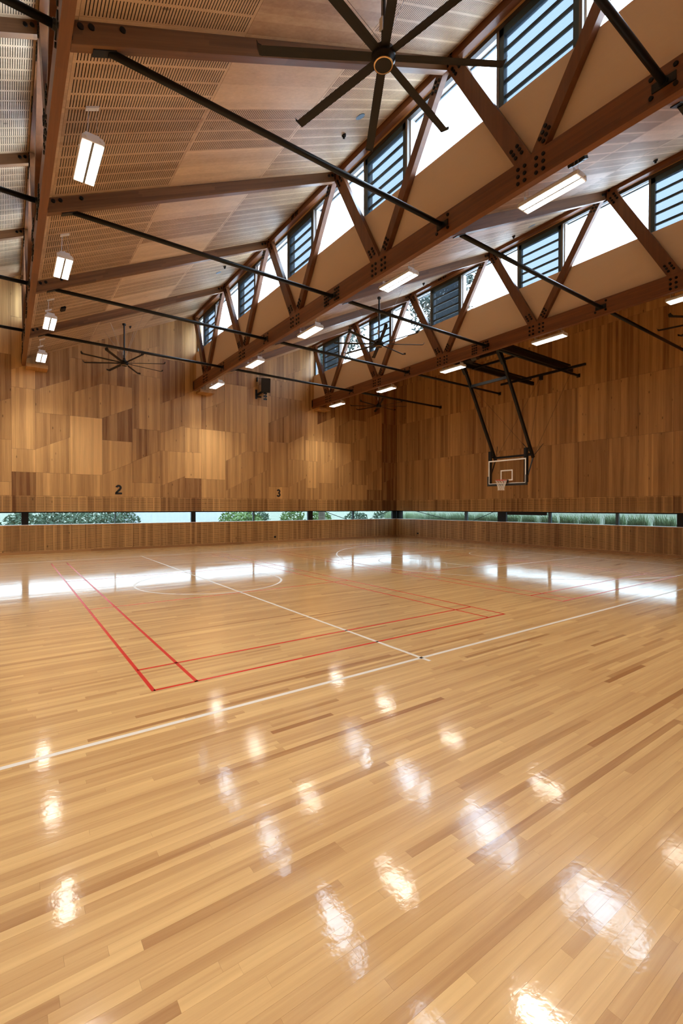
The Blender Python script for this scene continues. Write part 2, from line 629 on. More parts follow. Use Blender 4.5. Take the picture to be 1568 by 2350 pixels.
for bx in (1.24, 9.24):
    X0, X1, Y0, Y1 = bx, bx + 6.02, 5.07, 18.48
    for x in (X0, X0 + 0.45, X1 - 0.45, X1):
        strip_line('painted_line', x - RW / 2, x + RW / 2, Y0 - RW / 2, Y1 + RW / 2, M['redline'])['label'] = 'red painted court line'
    for yy in (Y0, Y0 + 0.74, 9.78, Y1 - 4.7, Y1 - 0.74, Y1):
        strip_line('painted_line', X0, X1, yy - RW / 2, yy + RW / 2, M['redline'])['label'] = 'red painted court line'

# ------------------------------------------------------------------ perforated panels
def perf(mb, O, U, V, A, B, pitch=0.31, band=0.042, pw=0.0447, sw=0.0135, margin=0.03, depth=0.016):
    """panel A (along U, the slots' length) by B (along V); real slots left open; O..U..V right handed gives the face side"""
    O, U, V = Vector(O), Vector(U), Vector(V)
    N = U.cross(V)
    na = max(1, round(A / pitch))
    nb = max(1, int((B - 2 * margin) / pw))
    pa = A / na
    m = (B - nb * pw) / 2
    vs_, fs = [], []

    def q(a0, a1, b0, b1):
        n = len(vs_)
        for a, b in ((a0, b0), (a1, b0), (a1, b1), (a0, b1)):
            vs_.append(tuple(O + U * a + V * b))
        fs.append((n, n + 1, n + 2, n + 3))
    edges = [0.0]
    for i in range(na):
        edges += [i * pa + band / 2, (i + 1) * pa - band / 2]
    edges.append(A)
    for i in range(0, len(edges), 2):
        q(edges[i], edges[i + 1], 0, B)
    for i in range(1, len(edges) - 1, 2):
        b = 0.0
        for j in range(nb):
            c = m + (j + 0.5) * pw
            q(edges[i], edges[i + 1], b, c - sw / 2)
            b = c + sw / 2
        q(edges[i], edges[i + 1], b, B)
    # rim
    n = len(vs_)
    P = [O, O + U * A, O + U * A + V * B, O + V * B]
    for p in P:
        vs_.append(tuple(p))
    for p in P:
        vs_.append(tuple(p - N * depth))
    for i in range(4):
        fs.append((n + (i + 1) % 4, n + i, n + 4 + i, n + 4 + (i + 1) % 4))
    mb.add(vs_, fs)


def slab(mb, O, U, V, A, B, depth=0.016):
    O, U, V = Vector(O), Vector(U), Vector(V)
    N = U.cross(V)
    P = [O, O + U * A, O + U * A + V * B, O + V * B]
    mb.prism([tuple(p - N * depth) for p in P][::-1], tuple(N * depth))


# ------------------------------------------------------------------ ceilings, one per roof bay
sl = math.sqrt(1 + CS * CS)
US = Vector((1, 0, CS)) / sl
UY = Vector((0, 1, 0))
bay_names = ['slotted timber ceiling at the far left end of the hall', 'slotted timber ceiling left of the leftmost truss', 'slotted timber ceiling over the near bay with the large fan',
             'slotted timber ceiling behind the big central truss', 'slotted timber ceiling beside the basketball wall']
TONE = {(0, 0, 0): .66, (0, 0, 1): .38, (0, 0, 2): .36, (0, 1, 0): .80, (0, 1, 1): .60, (0, 1, 2): .70, (0, 2, 0): .66, (0, 2, 1): .70, (0, 2, 2): .66,
        (1, 0, 0): .50, (1, 0, 1): .46, (1, 0, 2): .42, (1, 1, 0): .72, (1, 1, 1): .50, (1, 1, 2): .68}
for k in range(5):
    x0, x1 = TALL[k] + TT, TALL[k + 1]
    zf = lambda x: ceil_z(k, x)
    back = MB()
    off = 0.045
    for dz in (off,):
        back.prism([(x0, YF, zf(x0) + dz), (x1 + 0.6, YF, zf(x1 + 0.6) + dz), (x1 + 0.6, YB + 0.3, zf(x1 + 0.6) + dz), (x0, YB + 0.3, zf(x0) + dz)], (0, 0, 0.12))
    if k == 4:
        back = MB().prism([(x0, YF, zf(x0) + off), (XR + 0.2, YF, zf(XR + 0.2) + off), (XR + 0.2, YB + 0.3, zf(XR + 0.2) + off), (x0, YB + 0.3, zf(x0) + off)], (0, 0, 0.12))
    ce = back.build('ceiling', M['sub'])
    xe = x1 + 0.6 if k < 4 else XR + 0.2
    xb0 = x0 + 0.28 if k > 0 else x0
    rf = MB().prism([(xb0, YF, zf(xb0) + .17), (xe, YF, zf(xe) + .17), (xe, YB + .3, zf(xe) + .17), (xb0, YB + .3, zf(xb0) + .17)], (0, 0, 0.03))
    tag(rf.build('roof', M['roof']), 'pale metal roof sheet over the %s' % bay_names[k][len('slotted timber '):], kind='structure')
    tag(ce, bay_names[k], kind='structure')
    far = k in (0, 4)
    joined = MB()
    w = (x1 - x0 - 0.11) / 3.0
    cols = [(x0 + 0.005, x0 + 0.072), (x0 + 0.076, x0 + 0.076 + 2.195), (x0 + 2.275, x0 + 4.445), (x0 + 4.449, x1 - 0.005)]
    if k == 2:
        cols = [(0.68, 0.752), (0.756, 2.947), (2.953, 5.117), (5.123, 7.41)]
    rows_ = []
    rr = [TOPN[0] - 4.04] + TOPN
    for i in range(len(rr) - 1):
        r, nx = rr[i], rr[i + 1]
        rows_.append((i - 2, 'i', max(r - 0.118, YF), r + 0.278))
        for q, (a, b) in enumerate(((0.282, 1.498), (1.502, 2.718), (2.722, nx - r - 0.122))):
            rows_.append((i - 2, q, r + a, r + b))
    rows_.append((4, 'i', TOPN[-1] - 0.118, YB - 0.001))
    for (bi, q, ya, yb) in rows_:
        if yb > YB:
            yb = YB - 0.004
        if yb - ya < 0.05:
            continue
        for ci, (xa, xb) in enumerate(cols):
            tone = TONE.get((bi, ci - 1, q)) if k == 2 else None
            if tone is None:
                tone = min(0.95, max(0.1, random.gauss(0.60, 0.13)))
            mb = joined if far else MB()
            mb.tone = tone
            L = (xb - xa) * sl
            # face looks down: U along +Y, V up the slope
            O = (xa, ya, zf(xa))
            slots = q != 'i' and ci > 0
            if slots and ci == 2 and q in (0, 2) and bi < 3:
                slots = False
            if slots and bi == 3 and q == 2 and ci >= 2:
                slots = False
            if k == 2 and slots and bi == 3 and ci == 2 and q == 1:
                slots = False
            if slots and not far:
                perf(mb, O, UY, US, yb - ya, L)
            elif q == 'i' and ci == 0:
                slab(mb, O, UY, US, yb - ya, L)
            else:
                slab(mb, O, UY, US, yb - ya, L)
            if not far:
                mb.build('ceiling_panel', M['ceil'], ce)
    if far:
        tag(joined.build('ceiling_panels', M['ceil'], ce), kind='stuff')

# ------------------------------------------------------------------ back wall (panels measured off the photograph)
def roof_line(x):
    for k in range(5):
        if x < TALL[k + 1] + 0.41 or k == 4:
            return min(ceil_z(k, x), ceil_z(k, TALL[k + 1]) + 0.02) if k < 4 else ceil_z(k, x)


wb = MB()
wb.box(XL - 0.2, XR + 0.2, YB + 0.03, YB + 0.2, -0.2, SILL - 0.02)
for k in range(5):
    xa, xm, xb = TALL[k] + (0.41 if k else -0.2), (TALL[k + 1] if k < 4 else XR), (TALL[k + 1] + 0.41 if k < 4 else XR + 0.2)
    wb.prism([(xa, YB + 0.03, HEAD + 0.045), (xb, YB + 0.03, HEAD + 0.045), (xb, YB + 0.03, ceil_z(k, xm) + 0.04), (xm, YB + 0.03, ceil_z(k, xm) + 0.04), (xa, YB + 0.03, ceil_z(k, xa) + 0.04)], (0, 0.17, 0))
wall_back = wb.build('wall_back', M['sub'], fix=True)
tag(wall_back, 'tall back wall of mixed timber veneer panels with numerals', kind='structure')

COLS = {  # x0: (x1, [(seam height at mid column, slope)...], [tones from the slotted band up])
    0.20: (1.00, [(3.31, 0), (4.23, 0), (6.67, 0), (7.54, .48), (9.45, 0)], [.22, .76, .70, .64, .5, .5]),
    1.00: (2.22, [(3.31, 0), (4.55, .49), (5.75, 0), (6.97, .49)], [.62, .62, .36, .50, .24]),
    2.22: (3.44, [(3.30, 0), (5.76, 0), (6.99, .49), (8.20, 0)], [.63, .88, .36, .30, .33]),
    3.44: (4.66, [(3.62, .48), (4.84, 0), (6.08, .48), (7.29, 0), (8.82, 0)], [.52, .56, .20, .46, .22, .30]),
    4.66: (5.88, [(3.02, 0), (4.25, .5), (5.47, 0), (7.91, 0), (9.15, .47)], [.58, .46, .29, .38, .44, .32]),
    5.88: (7.02, [(3.14, .45), (4.55, 0), (5.61, .42), (7.01, .47), (8.84, 0)], [.28, .56, .48, .33, .16, .42]),
    7.02: (7.82, [(3.31, 0), (4.57, 0), (5.75, 0), (7.54, .46)], [.25, .78, .62, .44, .40]),
    7.82: (9.04, [(3.29, 0), (5.75, 0), (6.96, .48)], [.64, .93, .30, .32]),
    9.04: (10.25, [(3.03, .5), (4.54, .5), (5.75, 0), (8.18, 0)], [.47, .52, .60, .50, .28]),
    10.25: (11.47, [(3.63, .49), (4.84, 0), (7.29, 0), (8.34, .5)], [.40, .46, .56, .48, .36]),
    11.47: (12.69, [(3.02, 0), (5.45, 0), (6.70, .46), (7.89, 0), (8.78, 0)], [.60, .34, .30, .44, .36, .40]),
    12.69: (13.80, [(3.29, .48), (4.56, 0), (5.72, .5), (7.90, 0), (9.49, .5)], [.34, .46, .52, .24, .46, .42]),
    13.80: (14.60, [(3.00, 0), (4.54, 0), (5.72, 0), (7.47, .45)], [.52, .72, .72, .58, .34]),
    14.60: (15.81, [(3.31, 0), (4.52, .48), (5.73, 0), (6.96, .47)], [.57, .62, .66, .50, .18]),
    15.81: (17.03, [(3.20, .45), (4.42, .4), (5.75, 0), (6.89, .5)], [.44, .52, .52, .30, .22]),
    17.03: (18.25, [(3.30, 0), (4.79, 0), (6.05, .48), (7.23, 0)], [.42, .40, .36, .38, .24]),
    18.25: (19.47, [(3.00, 0), (4.18, .47), (5.47, 0), (7.70, .45)], [.24, .42, .36, .42, .2]),
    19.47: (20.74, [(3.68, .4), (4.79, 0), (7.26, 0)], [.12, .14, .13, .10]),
}
xs_left = [-13.08]
while xs_left[-1] < -1.5:
    xs_left.append(xs_left[-1] + 1.22)
xs_left = [x for x in xs_left if x < -1.6] + [-1.01, 0.20]
for a, b in zip(xs_left[:-1], xs_left[1:]):
    if b > 0.1:
        COLS[a] = (b, [(2.90, 0), (4.57, 0), (5.95, .44), (7.93, 0)], [.55, .50, .40, .33, .5])
    else:
        COLS[a] = (b, [(2.9 + random.uniform(-.3, .3), 0), (4.6, .48), (6.0, 0), (7.9, .48)], [random.uniform(.25, .7) for _ in range(5)])
YP = YB                                  # panel face
PG = 0.003
for xa in sorted(COLS):
    xb, seams, tones = COLS[xa]
    split = []
    xm = (xa + xb) / 2
    levels = [(SLAT, 0.0)] + seams
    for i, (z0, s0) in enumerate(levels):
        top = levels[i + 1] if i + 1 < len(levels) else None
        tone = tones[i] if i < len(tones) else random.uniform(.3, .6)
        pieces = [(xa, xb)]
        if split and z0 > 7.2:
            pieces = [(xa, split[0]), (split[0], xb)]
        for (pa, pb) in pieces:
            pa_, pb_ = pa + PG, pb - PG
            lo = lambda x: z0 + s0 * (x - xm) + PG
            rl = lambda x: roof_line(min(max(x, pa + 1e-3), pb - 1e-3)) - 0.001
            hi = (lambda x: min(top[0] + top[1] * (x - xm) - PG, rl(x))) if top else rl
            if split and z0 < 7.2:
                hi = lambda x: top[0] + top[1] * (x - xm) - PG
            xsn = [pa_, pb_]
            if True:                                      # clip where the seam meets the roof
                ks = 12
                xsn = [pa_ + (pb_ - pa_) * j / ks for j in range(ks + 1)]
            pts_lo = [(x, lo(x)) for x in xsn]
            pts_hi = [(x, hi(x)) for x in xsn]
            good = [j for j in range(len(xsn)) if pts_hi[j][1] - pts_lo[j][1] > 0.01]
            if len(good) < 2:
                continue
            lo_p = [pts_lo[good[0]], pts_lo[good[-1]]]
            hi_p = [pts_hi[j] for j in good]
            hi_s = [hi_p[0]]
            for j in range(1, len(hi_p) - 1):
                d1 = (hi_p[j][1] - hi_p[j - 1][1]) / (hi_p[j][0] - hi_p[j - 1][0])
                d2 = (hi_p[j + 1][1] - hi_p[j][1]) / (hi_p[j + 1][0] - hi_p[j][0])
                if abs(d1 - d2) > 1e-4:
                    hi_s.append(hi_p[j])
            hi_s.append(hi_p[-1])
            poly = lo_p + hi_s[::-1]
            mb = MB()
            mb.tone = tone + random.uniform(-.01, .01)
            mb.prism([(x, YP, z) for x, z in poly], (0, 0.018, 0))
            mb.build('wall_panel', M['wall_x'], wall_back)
    # slotted bands above and below the strip window
    for (za, zb, tn) in ((HEAD + 0.05, SLAT - PG, tones[0] * 0.95), (0.105, SILL - 0.025, tones[0] * 0.5 + .22)):
        mb = MB()
        mb.tone = min(.9, tn)
        perf(mb, (xa + PG, YP, za), (1, 0, 0), (0, 0, 1), xb - xa - 2 * PG, zb - za, pitch=0.305, pw=0.0475, sw=0.013, margin=0.02)
        mb.build('slotted_panel', M['wall_x'], wall_back)

# ------------------------------------------------------------------ right wall
wr = MB()
wr.box(XR + 0.03, XR + 0.2, YF - 0.2, YB + 0.03, -0.2, SILL - 0.02)
wr.box(XR + 0.03, XR + 0.2, YF - 0.2, YB + 0.03, HEAD + 0.045, 11.3)
wall_right = wr.build('wall_right', M['sub'])
tag(wall_right, 'brown timber veneer panel wall behind the basketball board', kind='structure')
ys_ = [YB - 1.0]
edges_y = [7.08 + 1.2275 * i for i in range(-8, 14)]
edges_y = [YF] + [e for e in edges_y if YF + 0.2 < e < YB - 0.3] + [YB]
for a, b in zip(edges_y[:-1], edges_y[1:]):
    for (za, zb) in ((SLAT, 4.84), (4.84, 7.27), (7.27, 9.72), (9.72, 11.1)):
        mb = MB()
        mb.tone = random.uniform(.26, .48)
        mb.box(XR, XR + 0.018, a + PG, b - PG, za + PG, zb - PG)
        mb.build('wall_panel', M['wall_y'], wall_right)
    for (za, zb, tn) in ((HEAD + 0.05, SLAT - PG, .42), (0.105, SILL - 0.025, .36)):
        mb = MB()
        mb.tone = tn + random.uniform(-.1, .1)
        perf(mb, (XR, b - PG, za), (0, -1, 0), (0, 0, 1), b - a - 2 * PG, zb - za, pitch=0.305, pw=0.0475, sw=0.013, margin=0.02)
        mb.build('slotted_panel', M['wall_y'], wall_right)

# left and front walls (behind the camera and far to the left)
mb = MB()
mb.tone = 0.5
mb.box(XL - 0.2, XL, YF - 0.2, YB + 0.2, 0, 11.5)
tag(mb.build('wall_left', M['wall_y']), 'timber panelled end wall far to the left', kind='structure')
mb = MB()
mb.tone = 0.5
for k in range(5):
    xa, xb = TALL[k], (TALL[k + 1] if k < 4 else XR)
    mb.prism([(xa, YF, 0), (xb, YF, 0), (xb, YF, ceil_z(k, xb) + 0.05), (xa, YF, ceil_z(k, xa) + 0.05)], (0, -0.2, 0))
tag(mb.build('wall_front', M['wall_x'], fix=True), 'timber panelled front wall behind the viewer', kind='structure')

# baseboards in lengths
bb = empty('baseboard_back')
tag(bb, 'low timber baseboard along the back wall', kind='structure')
cuts = [XL, -8.0, -2.4, 2.98, 10.05, 14.2, 17.4, XR - 0.02]
for i, (a, b) in enumerate(zip(cuts[:-1], cuts[1:])):
    mb = MB()
    mb.tone = [.5, .4, .72, .38, .62, .34, .3][i]
    mb.box(a + .001, b - .001, YB - 0.02, YB + 0.02, 0.001, 0.10)
    mb.build('baseboard_length', M['base'], bb)
br = empty('baseboard_right')
tag(br, 'low timber baseboard along the basketball wall', kind='structure')
cuts = [YF, 4.0, 9.6, 14.6, 19.2, YB - 0.025]
for i, (a, b) in enumerate(zip(cuts[:-1], cuts[1:])):
    mb = MB()
    mb.tone = [.34, .40, .32, .42, .30][i]
    mb.box(XR - 0.02, XR + 0.02, a + .001, b - .001, 0.001, 0.10)
    mb.build('baseboard_length', M['base'], br)

# ------------------------------------------------------------------ strip windows
w1 = empty('window_1')
tag(w1, 'long low strip window along the foot of the back wall', kind='structure')
MB().box(XL, XR + 0.03, YB + 0.0, YB + 0.14, HEAD, HEAD + 0.045).build('window_head', M['black'], w1)
MB().box(XL, XR + 0.0, YB - 0.01, YB + 0.16, SILL - 0.02, SILL).build('window_sill', M['sill'], w1)
posts = [(-13.1, -12.9), (-6.32, -6.08), (0.51, 0.75), (7.33, 7.545), (13.99, 14.31), (20.42, 20.74)]
mull = [(-9.8, -9.72), (-2.95, -2.87), (3.93, 3.97), (10.60, 10.68), (17.18, 17.29)]
for a, b in posts:
    MB().box(a, b, YB + 0.035, YB + 0.15, SILL, HEAD).build('post', M['black'], w1)
for a, b in mull:
    MB().box(a, b, YB + 0.06, YB + 0.13, SILL, HEAD).build('mullion', M['frame'], w1)
eds = sorted(posts + mull)
for (a0, a1), (b0, b1) in zip(eds[:-1], eds[1:]):
    MB().box(a1, b0, YB + 0.092, YB + 0.098, SILL, HEAD).build('pane', M['lowglass'], w1)
w2 = empty('window_2')
tag(w2, 'long low strip window along the foot of the basketball wall', kind='structure')
MB().box(XR + 0.0, XR + 0.14, YF, YB, HEAD, HEAD + 0.045).build('window_head', M['black'], w2)
MB().box(XR - 0.01, XR + 0.16, YF, YB, SILL - 0.02, SILL).build('window_sill', M['sill'], w2)
posts2 = [(YF, 0.3), (5.9, 6.96), (14.45, 14.95), (22.2, YB)]
mull2 = [(2.9, 3.1), (9.05, 9.17), (12.03, 12.17), (16.93, 17.12)]
for a, b in posts2:
    MB().box(XR + 0.035, XR + 0.15, a, b, SILL, HEAD).build('post', M['black'], w2)
for a, b in mull2:
    MB().box(XR + 0.05, XR + 0.13, a, b, SILL, HEAD).build('mullion', M['frame'], w2)
eds = sorted(posts2 + mull2)
for (a0, a1), (b0, b1) in zip(eds[:-1], eds[1:]):
    MB().box(XR + 0.092, XR + 0.098, a1, b0, SILL, HEAD).build('pane', M['lowglass'], w2)
MB().box(XR + 0.04, XR + 0.085, 12.24, 14.40, HEAD - 0.125, HEAD).build('rolled_blind', M['black'], w2)
MB().box(XR - 0.0, XR + 0.16, YB + 0.03, YB + 0.16, SILL, HEAD).build('post', M['frame'], w2)
# bracing rods seen through the glass
for a, b, nm in (((15.19, YB + .12, HEAD), (16.75, YB + .12, SILL), 'thin dark bracing rod falling to the right behind the back strip window'),
                 ((18.60, YB + .12, SILL), (20.2, YB + .12, HEAD), 'thin dark bracing rod rising towards the corner behind the back strip window'),
                 ((XR + .12, 20.9, HEAD), (XR + .12, 18.2, SILL), 'thin dark bracing rod behind the basketball wall window next to the corner'),
                 ((XR + .12, 16.6, SILL), (XR + .12, 15.3, HEAD), 'thin dark bracing rod behind the basketball wall window below the hoop')):
    tag(MB().tube(a, b, 0.018, 8).build('bracing_rod', M['black']), nm, 'rod', 'bracing rods behind the strip windows')

# ------------------------------------------------------------------ clerestories and bulkheads
cler = {-6.29: 3, 0.54: 4, 7.42: 5, 14.20: 6}
cnames = {3: 'clerestory glazing far to the left out of the picture', 4: 'clerestory glazing above the leftmost truss', 5: 'clerestory glazing above the big central truss', 6: 'clerestory glazing above the truss near the basketball hoop'}
for T, wi in cler.items():
    far = wi == 3
    tb = MB().prism([(T + TT + 0.012, YF, 7.97), (T + 0.40, YF, 8.10), (T + 0.40, YF, 9.42), (T + TT + 0.012, YF, 9.42)], (0, YB - YF, 0))
    b = tb.build('trim_%d' % (wi - 2), M['plaster'], fix=True)
    tag(b, {3: 'cream plasterboard bulkhead far to the left', 4: 'cream plasterboard bulkhead behind the leftmost truss', 5: 'cream plasterboard bulkhead behind the big central truss', 6: 'cream plasterboard bulkhead behind the truss near the hoop'}[wi], kind='structure')
    w = empty('window_%d' % wi)
    tag(w, cnames[wi], kind='structure')
    # head soffit, dark track
    mb = MB()
    mb.tone = .95
    mb.box(T + TT + 0.001, T + 0.20, YF, YB, 11.02, 11.10)
    mb.build('head_soffit', M['block'], w)
    MB().box(T + 0.20, T + 0.29, YF, YB, 10.93, 11.08).build('head_track', M['head'], w)
    MB().box(T + 0.29, T + 0.50, YF, YB, 10.98, 11.10).build('head_reveal', M['pale'], w)
    MB().box(T + 0.40, T + 0.50, YF, YB, 9.30, 9.40).build('window_sill', M['pale'], w)
    for bn in BOTN:
        la, lb = bn - 0.72, bn + 0.80          # louvre bay
        for (ma, mb_) in ((la - 0.055, la), (lb, lb + 0.055)):
            MB().box(T + 0.20, T + 0.46, ma, mb_, 9.36, 10.95).build('mullion', M['bronze'], w)
        if not far:
            # pale reveal lining on the fixed glazing side
            for (ma, mb_) in ((la - 0.085, la - 0.056), (lb + 0.056, lb + 0.085)):
                MB().box(T + 0.29, T + 0.46, ma, mb_, 9.36, 10.98).build('side_reveal', M['pale'], w)
            fr = MB()
            for (ya, yb) in ((la, la + 0.10), (lb - 0.10, lb)):
                fr.box(T + 0.21, T + 0.30, ya, yb, 9.30, 10.93)
            fr.box(T + 0.21, T + 0.30, la, lb, 10.78, 10.93)
            fr.build('louvre_frame', M['frame'], w)
            for i in range(5):
                z1 = 10.77 - i * 0.295
                MB().bar((T + 0.262, la + 0.10, z1 - 0.105), (T + 0.262, lb - 0.10, z1 - 0.105), 0.006, 0.235, (0.10, 0, 1)).build('louvre_pane', M['louvre'], w)
                MB().box(T + 0.245, T + 0.28, la + 0.10, lb - 0.10, z1 - 0.280, z1 - 0.215).build('louvre_rail', M['frame'], w)
        else:
            MB().box(T + 0.25, T + 0.26, la, lb, 9.36, 10.93).build('louvre_pane', M['louvre'], w)
    ed = [YF] + [e for bn in BOTN for e in (bn - 0.775, bn + 0.855)] + [YB]
    for i in range(0, len(ed), 2):
        if ed[i + 1] - ed[i] > 0.1:
            MB().box(T + 0.442, T + 0.450, ed[i], ed[i + 1], 9.38, 10.98).build('pane', M['glass'], w)
    MB().box(T + 0.21, T + 0.33, YB - 0.12, YB - 0.001, 9.30, 10.93).build('end_frame', M['frame'], w)
    # frame line of the glass head
    MB().box(T + 0.43, T + 0.46, YF, YB, 10.95, 10.985).build('glazing_bead', M['frame'], w)

# ------------------------------------------------------------------ trusses
bolt_me = {}
mbb = MB()
mbb.tube((0, 0, 0), (-0.022, 0, 0), 0.034, 12, 0.030)
bolt_me['bolt'] = mbb.mesh('bolt', M['bolt'])
tnames = {0.54: 'dark laminated timber roof truss at the left edge above the small lamps',
          7.42: 'big dark laminated timber roof truss crossing the middle of the picture',
          14.20: 'dark laminated timber roof truss nearest the basketball hoop'}


def splice_positions(T):
    return {7.42: [10.80], 14.20: [11.02], 0.54: [10.8]}[T]


for T in TX:
    tr = empty('roof_truss', (T, YB, ZC0))
    tag(tr, tnames[T], 'truss', 'laminated timber roof trusses')
    off = Vector((T, YB, ZC0))

    def part(mb, name, mat):
        o = mb.build(name, mat, tr)
        o.location = -off
        return o

    mb = MB()
    mb.tone = .5
    mb.box(T, T + TT, YF, YB - 0.001, ZC0, ZC1)
    part(mb, 'bottom_chord', M['chord'])
    mb = MB()
    mb.tone = .45
    mb.box(T, T + TT, YF, YB - 0.001, ZT0, ZT1)
    part(mb, 'top_chord', M['chord'])
    # end plate of dark bolts at the wall
    part(MB().box(T - 0.012, T, YB - 0.13, YB - 0.02, ZC0 + 0.06, ZC1 - 0.05), 'end_plate', M['black'])

    def bolt(yy, zz):
        o = link('bolt', bolt_me['bolt'], tr)
        o.location = Vector((T + 0.001, yy, zz)) - off

    for i, bn in enumerate(BOTN):
        for j, tn in enumerate((None, None)):
            pass
        near = [t for t in TOPN + [TOPN[0] - 4.04] if abs(t - bn) < 2.4]
        for t in near:
            wide = t > bn                       # the member rising to the next node away from the wall end is the broad one
            wd = 0.29 if wide else 0.215
            s = 1 if t > bn else -1
            a = Vector((T + TT / 2, bn + s * (0.165 if wide else 0.125), ZC1 - 0.001))
            b = Vector((T + TT / 2, t - s * (0.17 if wide else 0.13), ZT0 + 0.001))
            d = b - a
            hw = wd / 2 / abs(d.z / d.length)
            mb = MB()
            mb.tone = random.uniform(.3, .7)
            pts = [(T + 0.002, a.y - hw, a.z), (T + 0.002, a.y + hw, a.z), (T + 0.002, b.y + hw, b.z), (T + 0.002, b.y - hw, b.z)]
            if b.y + hw > YB:
                pts = [(T + 0.002, a.y - hw, a.z), (T + 0.002, a.y + hw, a.z), (T + 0.002, min(b.y + hw, YB - .002), b.z), (T + 0.002, min(b.y - hw, YB - .1), b.z)]
            mb.prism(pts, (TT - 0.004, 0, 0))
            part(mb, 'web_member', M['web'])
            dn = d.normalized()
            sd = Vector((0, dn.z, -dn.y))
            for (org, sg) in ((a, 1), (b, -1)):
                for r in range(3):
                    for c in (-1, 1):
                        p = org + dn * (sg * (0.13 + 0.095 * r + (0.03 if c > 0 else 0))) + sd * (c * 0.052 * (1.15 if wide else 0.9))
                        if p.y < YB - 0.05:
                            bolt(p.y, p.z)
        for dy in (-0.235, -0.105, 0.115, 0.245):
            for zz in (ZC0 + 0.095, ZC0 + 0.22, ZC0 + 0.345):
                if bn > 3:
                    bolt(bn + dy, zz)
    for sp in splice_positions(T):
        for dy in (-0.30, -0.21, -0.12, 0.20, 0.29, 0.38):
            for zz in (ZC0 + 0.085, ZC0 + 0.18, ZC0 + 0.275, ZC0 + 0.37):
                bolt(sp + dy - 0.05, zz)
    for tn in TOPN[:-1]:
        if tn > 12 or tn < 9:
            for dy in (-0.15, 0.15):
                for zz in (ZC0 + 0.12, ZC0 + 0.38):
                    bolt(tn + 0.06 + dy, zz)
        for zz in (ZT0 + 0.07, ZT0 + 0.17):
            bolt(tn - 0.16, zz)
    for dy in (-.17, -.08, .08, .17):
        for zz in (ZT0 + .06, ZT0 + .13, ZT0 + .20):
            bolt(12.85 + dy, zz)

# timber bearing blocks on the wall under the truss ends
for T, nm in ((0.54, 'square-edged timber bearing block under the leftmost truss end'), (7.42, 'tilted-looking timber bearing block under the big central truss end'), (14.20, 'timber bearing block under the truss end beside the corner')):
    mb = MB()
    mb.tone = .6
    mb.box(T + 0.14, T + 0.86, YB - 0.62, YB - 0.001, 7.42, 7.55)
    tag(mb.build('bearing_block', M['block']), nm, 'block', 'timber bearing blocks')

# ------------------------------------------------------------------ rafters and tie struts
ordw = {18.82: 'nearest back wall', 14.78: 'second from back wall', 10.70: 'third from back wall', 6.66: 'fourth from back wall', 2.63: 'furthest from back wall'}
bayw = {1: 'in bay left of leftmost truss', 2: 'in near bay with large fan', 3: 'in bay behind big central truss', 4: 'in bay beside basketball wall'}
for k in (1, 2, 3):
    xa, xb = TALL[k] + TT, TALL[k + 1]
    for r in TOPN[:-1]:
        if k == 1 and r < 5:
            continue
        root = empty('rafter', (xa, r, ceil_z(k, xa)))
        tag(root, 'brown timber rafter %s, %s' % (bayw[k], ordw[r]), 'rafter', 'laminated timber rafters')
        off = Vector((xa, r, ceil_z(k, xa)))
        z0, z1 = ceil_z(k, xa), ceil_z(k, xb)
        mb = MB()
        mb.tone = random.uniform(.3, .7)
        yo = -0.065
        mb.prism([(xa + .004, r + yo, z0 - 0.29), (xb - .004, r + yo, z1 - 0.27), (xb - .004, r + yo, z1 - 0.002), (xa + .004, r + yo, z0 - 0.002)], (0, 0.135, 0))
        o = mb.build('beam', M['rafter'], root, fix=True)
        o.location = -off
        for dx in (0.10, 0.22, 0.58):
            ob = MB().tube((xa + dx, r + yo, z0 + CS * dx - 0.075), (xa + dx, r + yo - 0.016, z0 + CS * dx - 0.075), 0.040, 14, 0.036).build('bolt', M['bolt'], root)
            ob.location = -off
        for dx in (0.09, 0.20):
            ob = MB().tube((xb - dx, r + yo, z1 - CS * dx - 0.10), (xb - dx, r + yo - 0.016, z1 - CS * dx - 0.10), 0.042, 14, 0.036).build('bolt', M['bolt'], root)
            ob.location = -off
        for (px0, px1, pz0, pz1) in ((xa + 0.001, xa + 0.014, z0 - 0.24, z0 - 0.05), (xb - 0.014, xb - 0.002, z1 - 0.22, z1 - 0.06)):
            ob = MB().box(px0, px1, r + yo - 0.03, r + yo - 0.001, pz0, pz1).build('hanger_plate', M['black'], root)
            ob.location = -off
ZS = 7.79
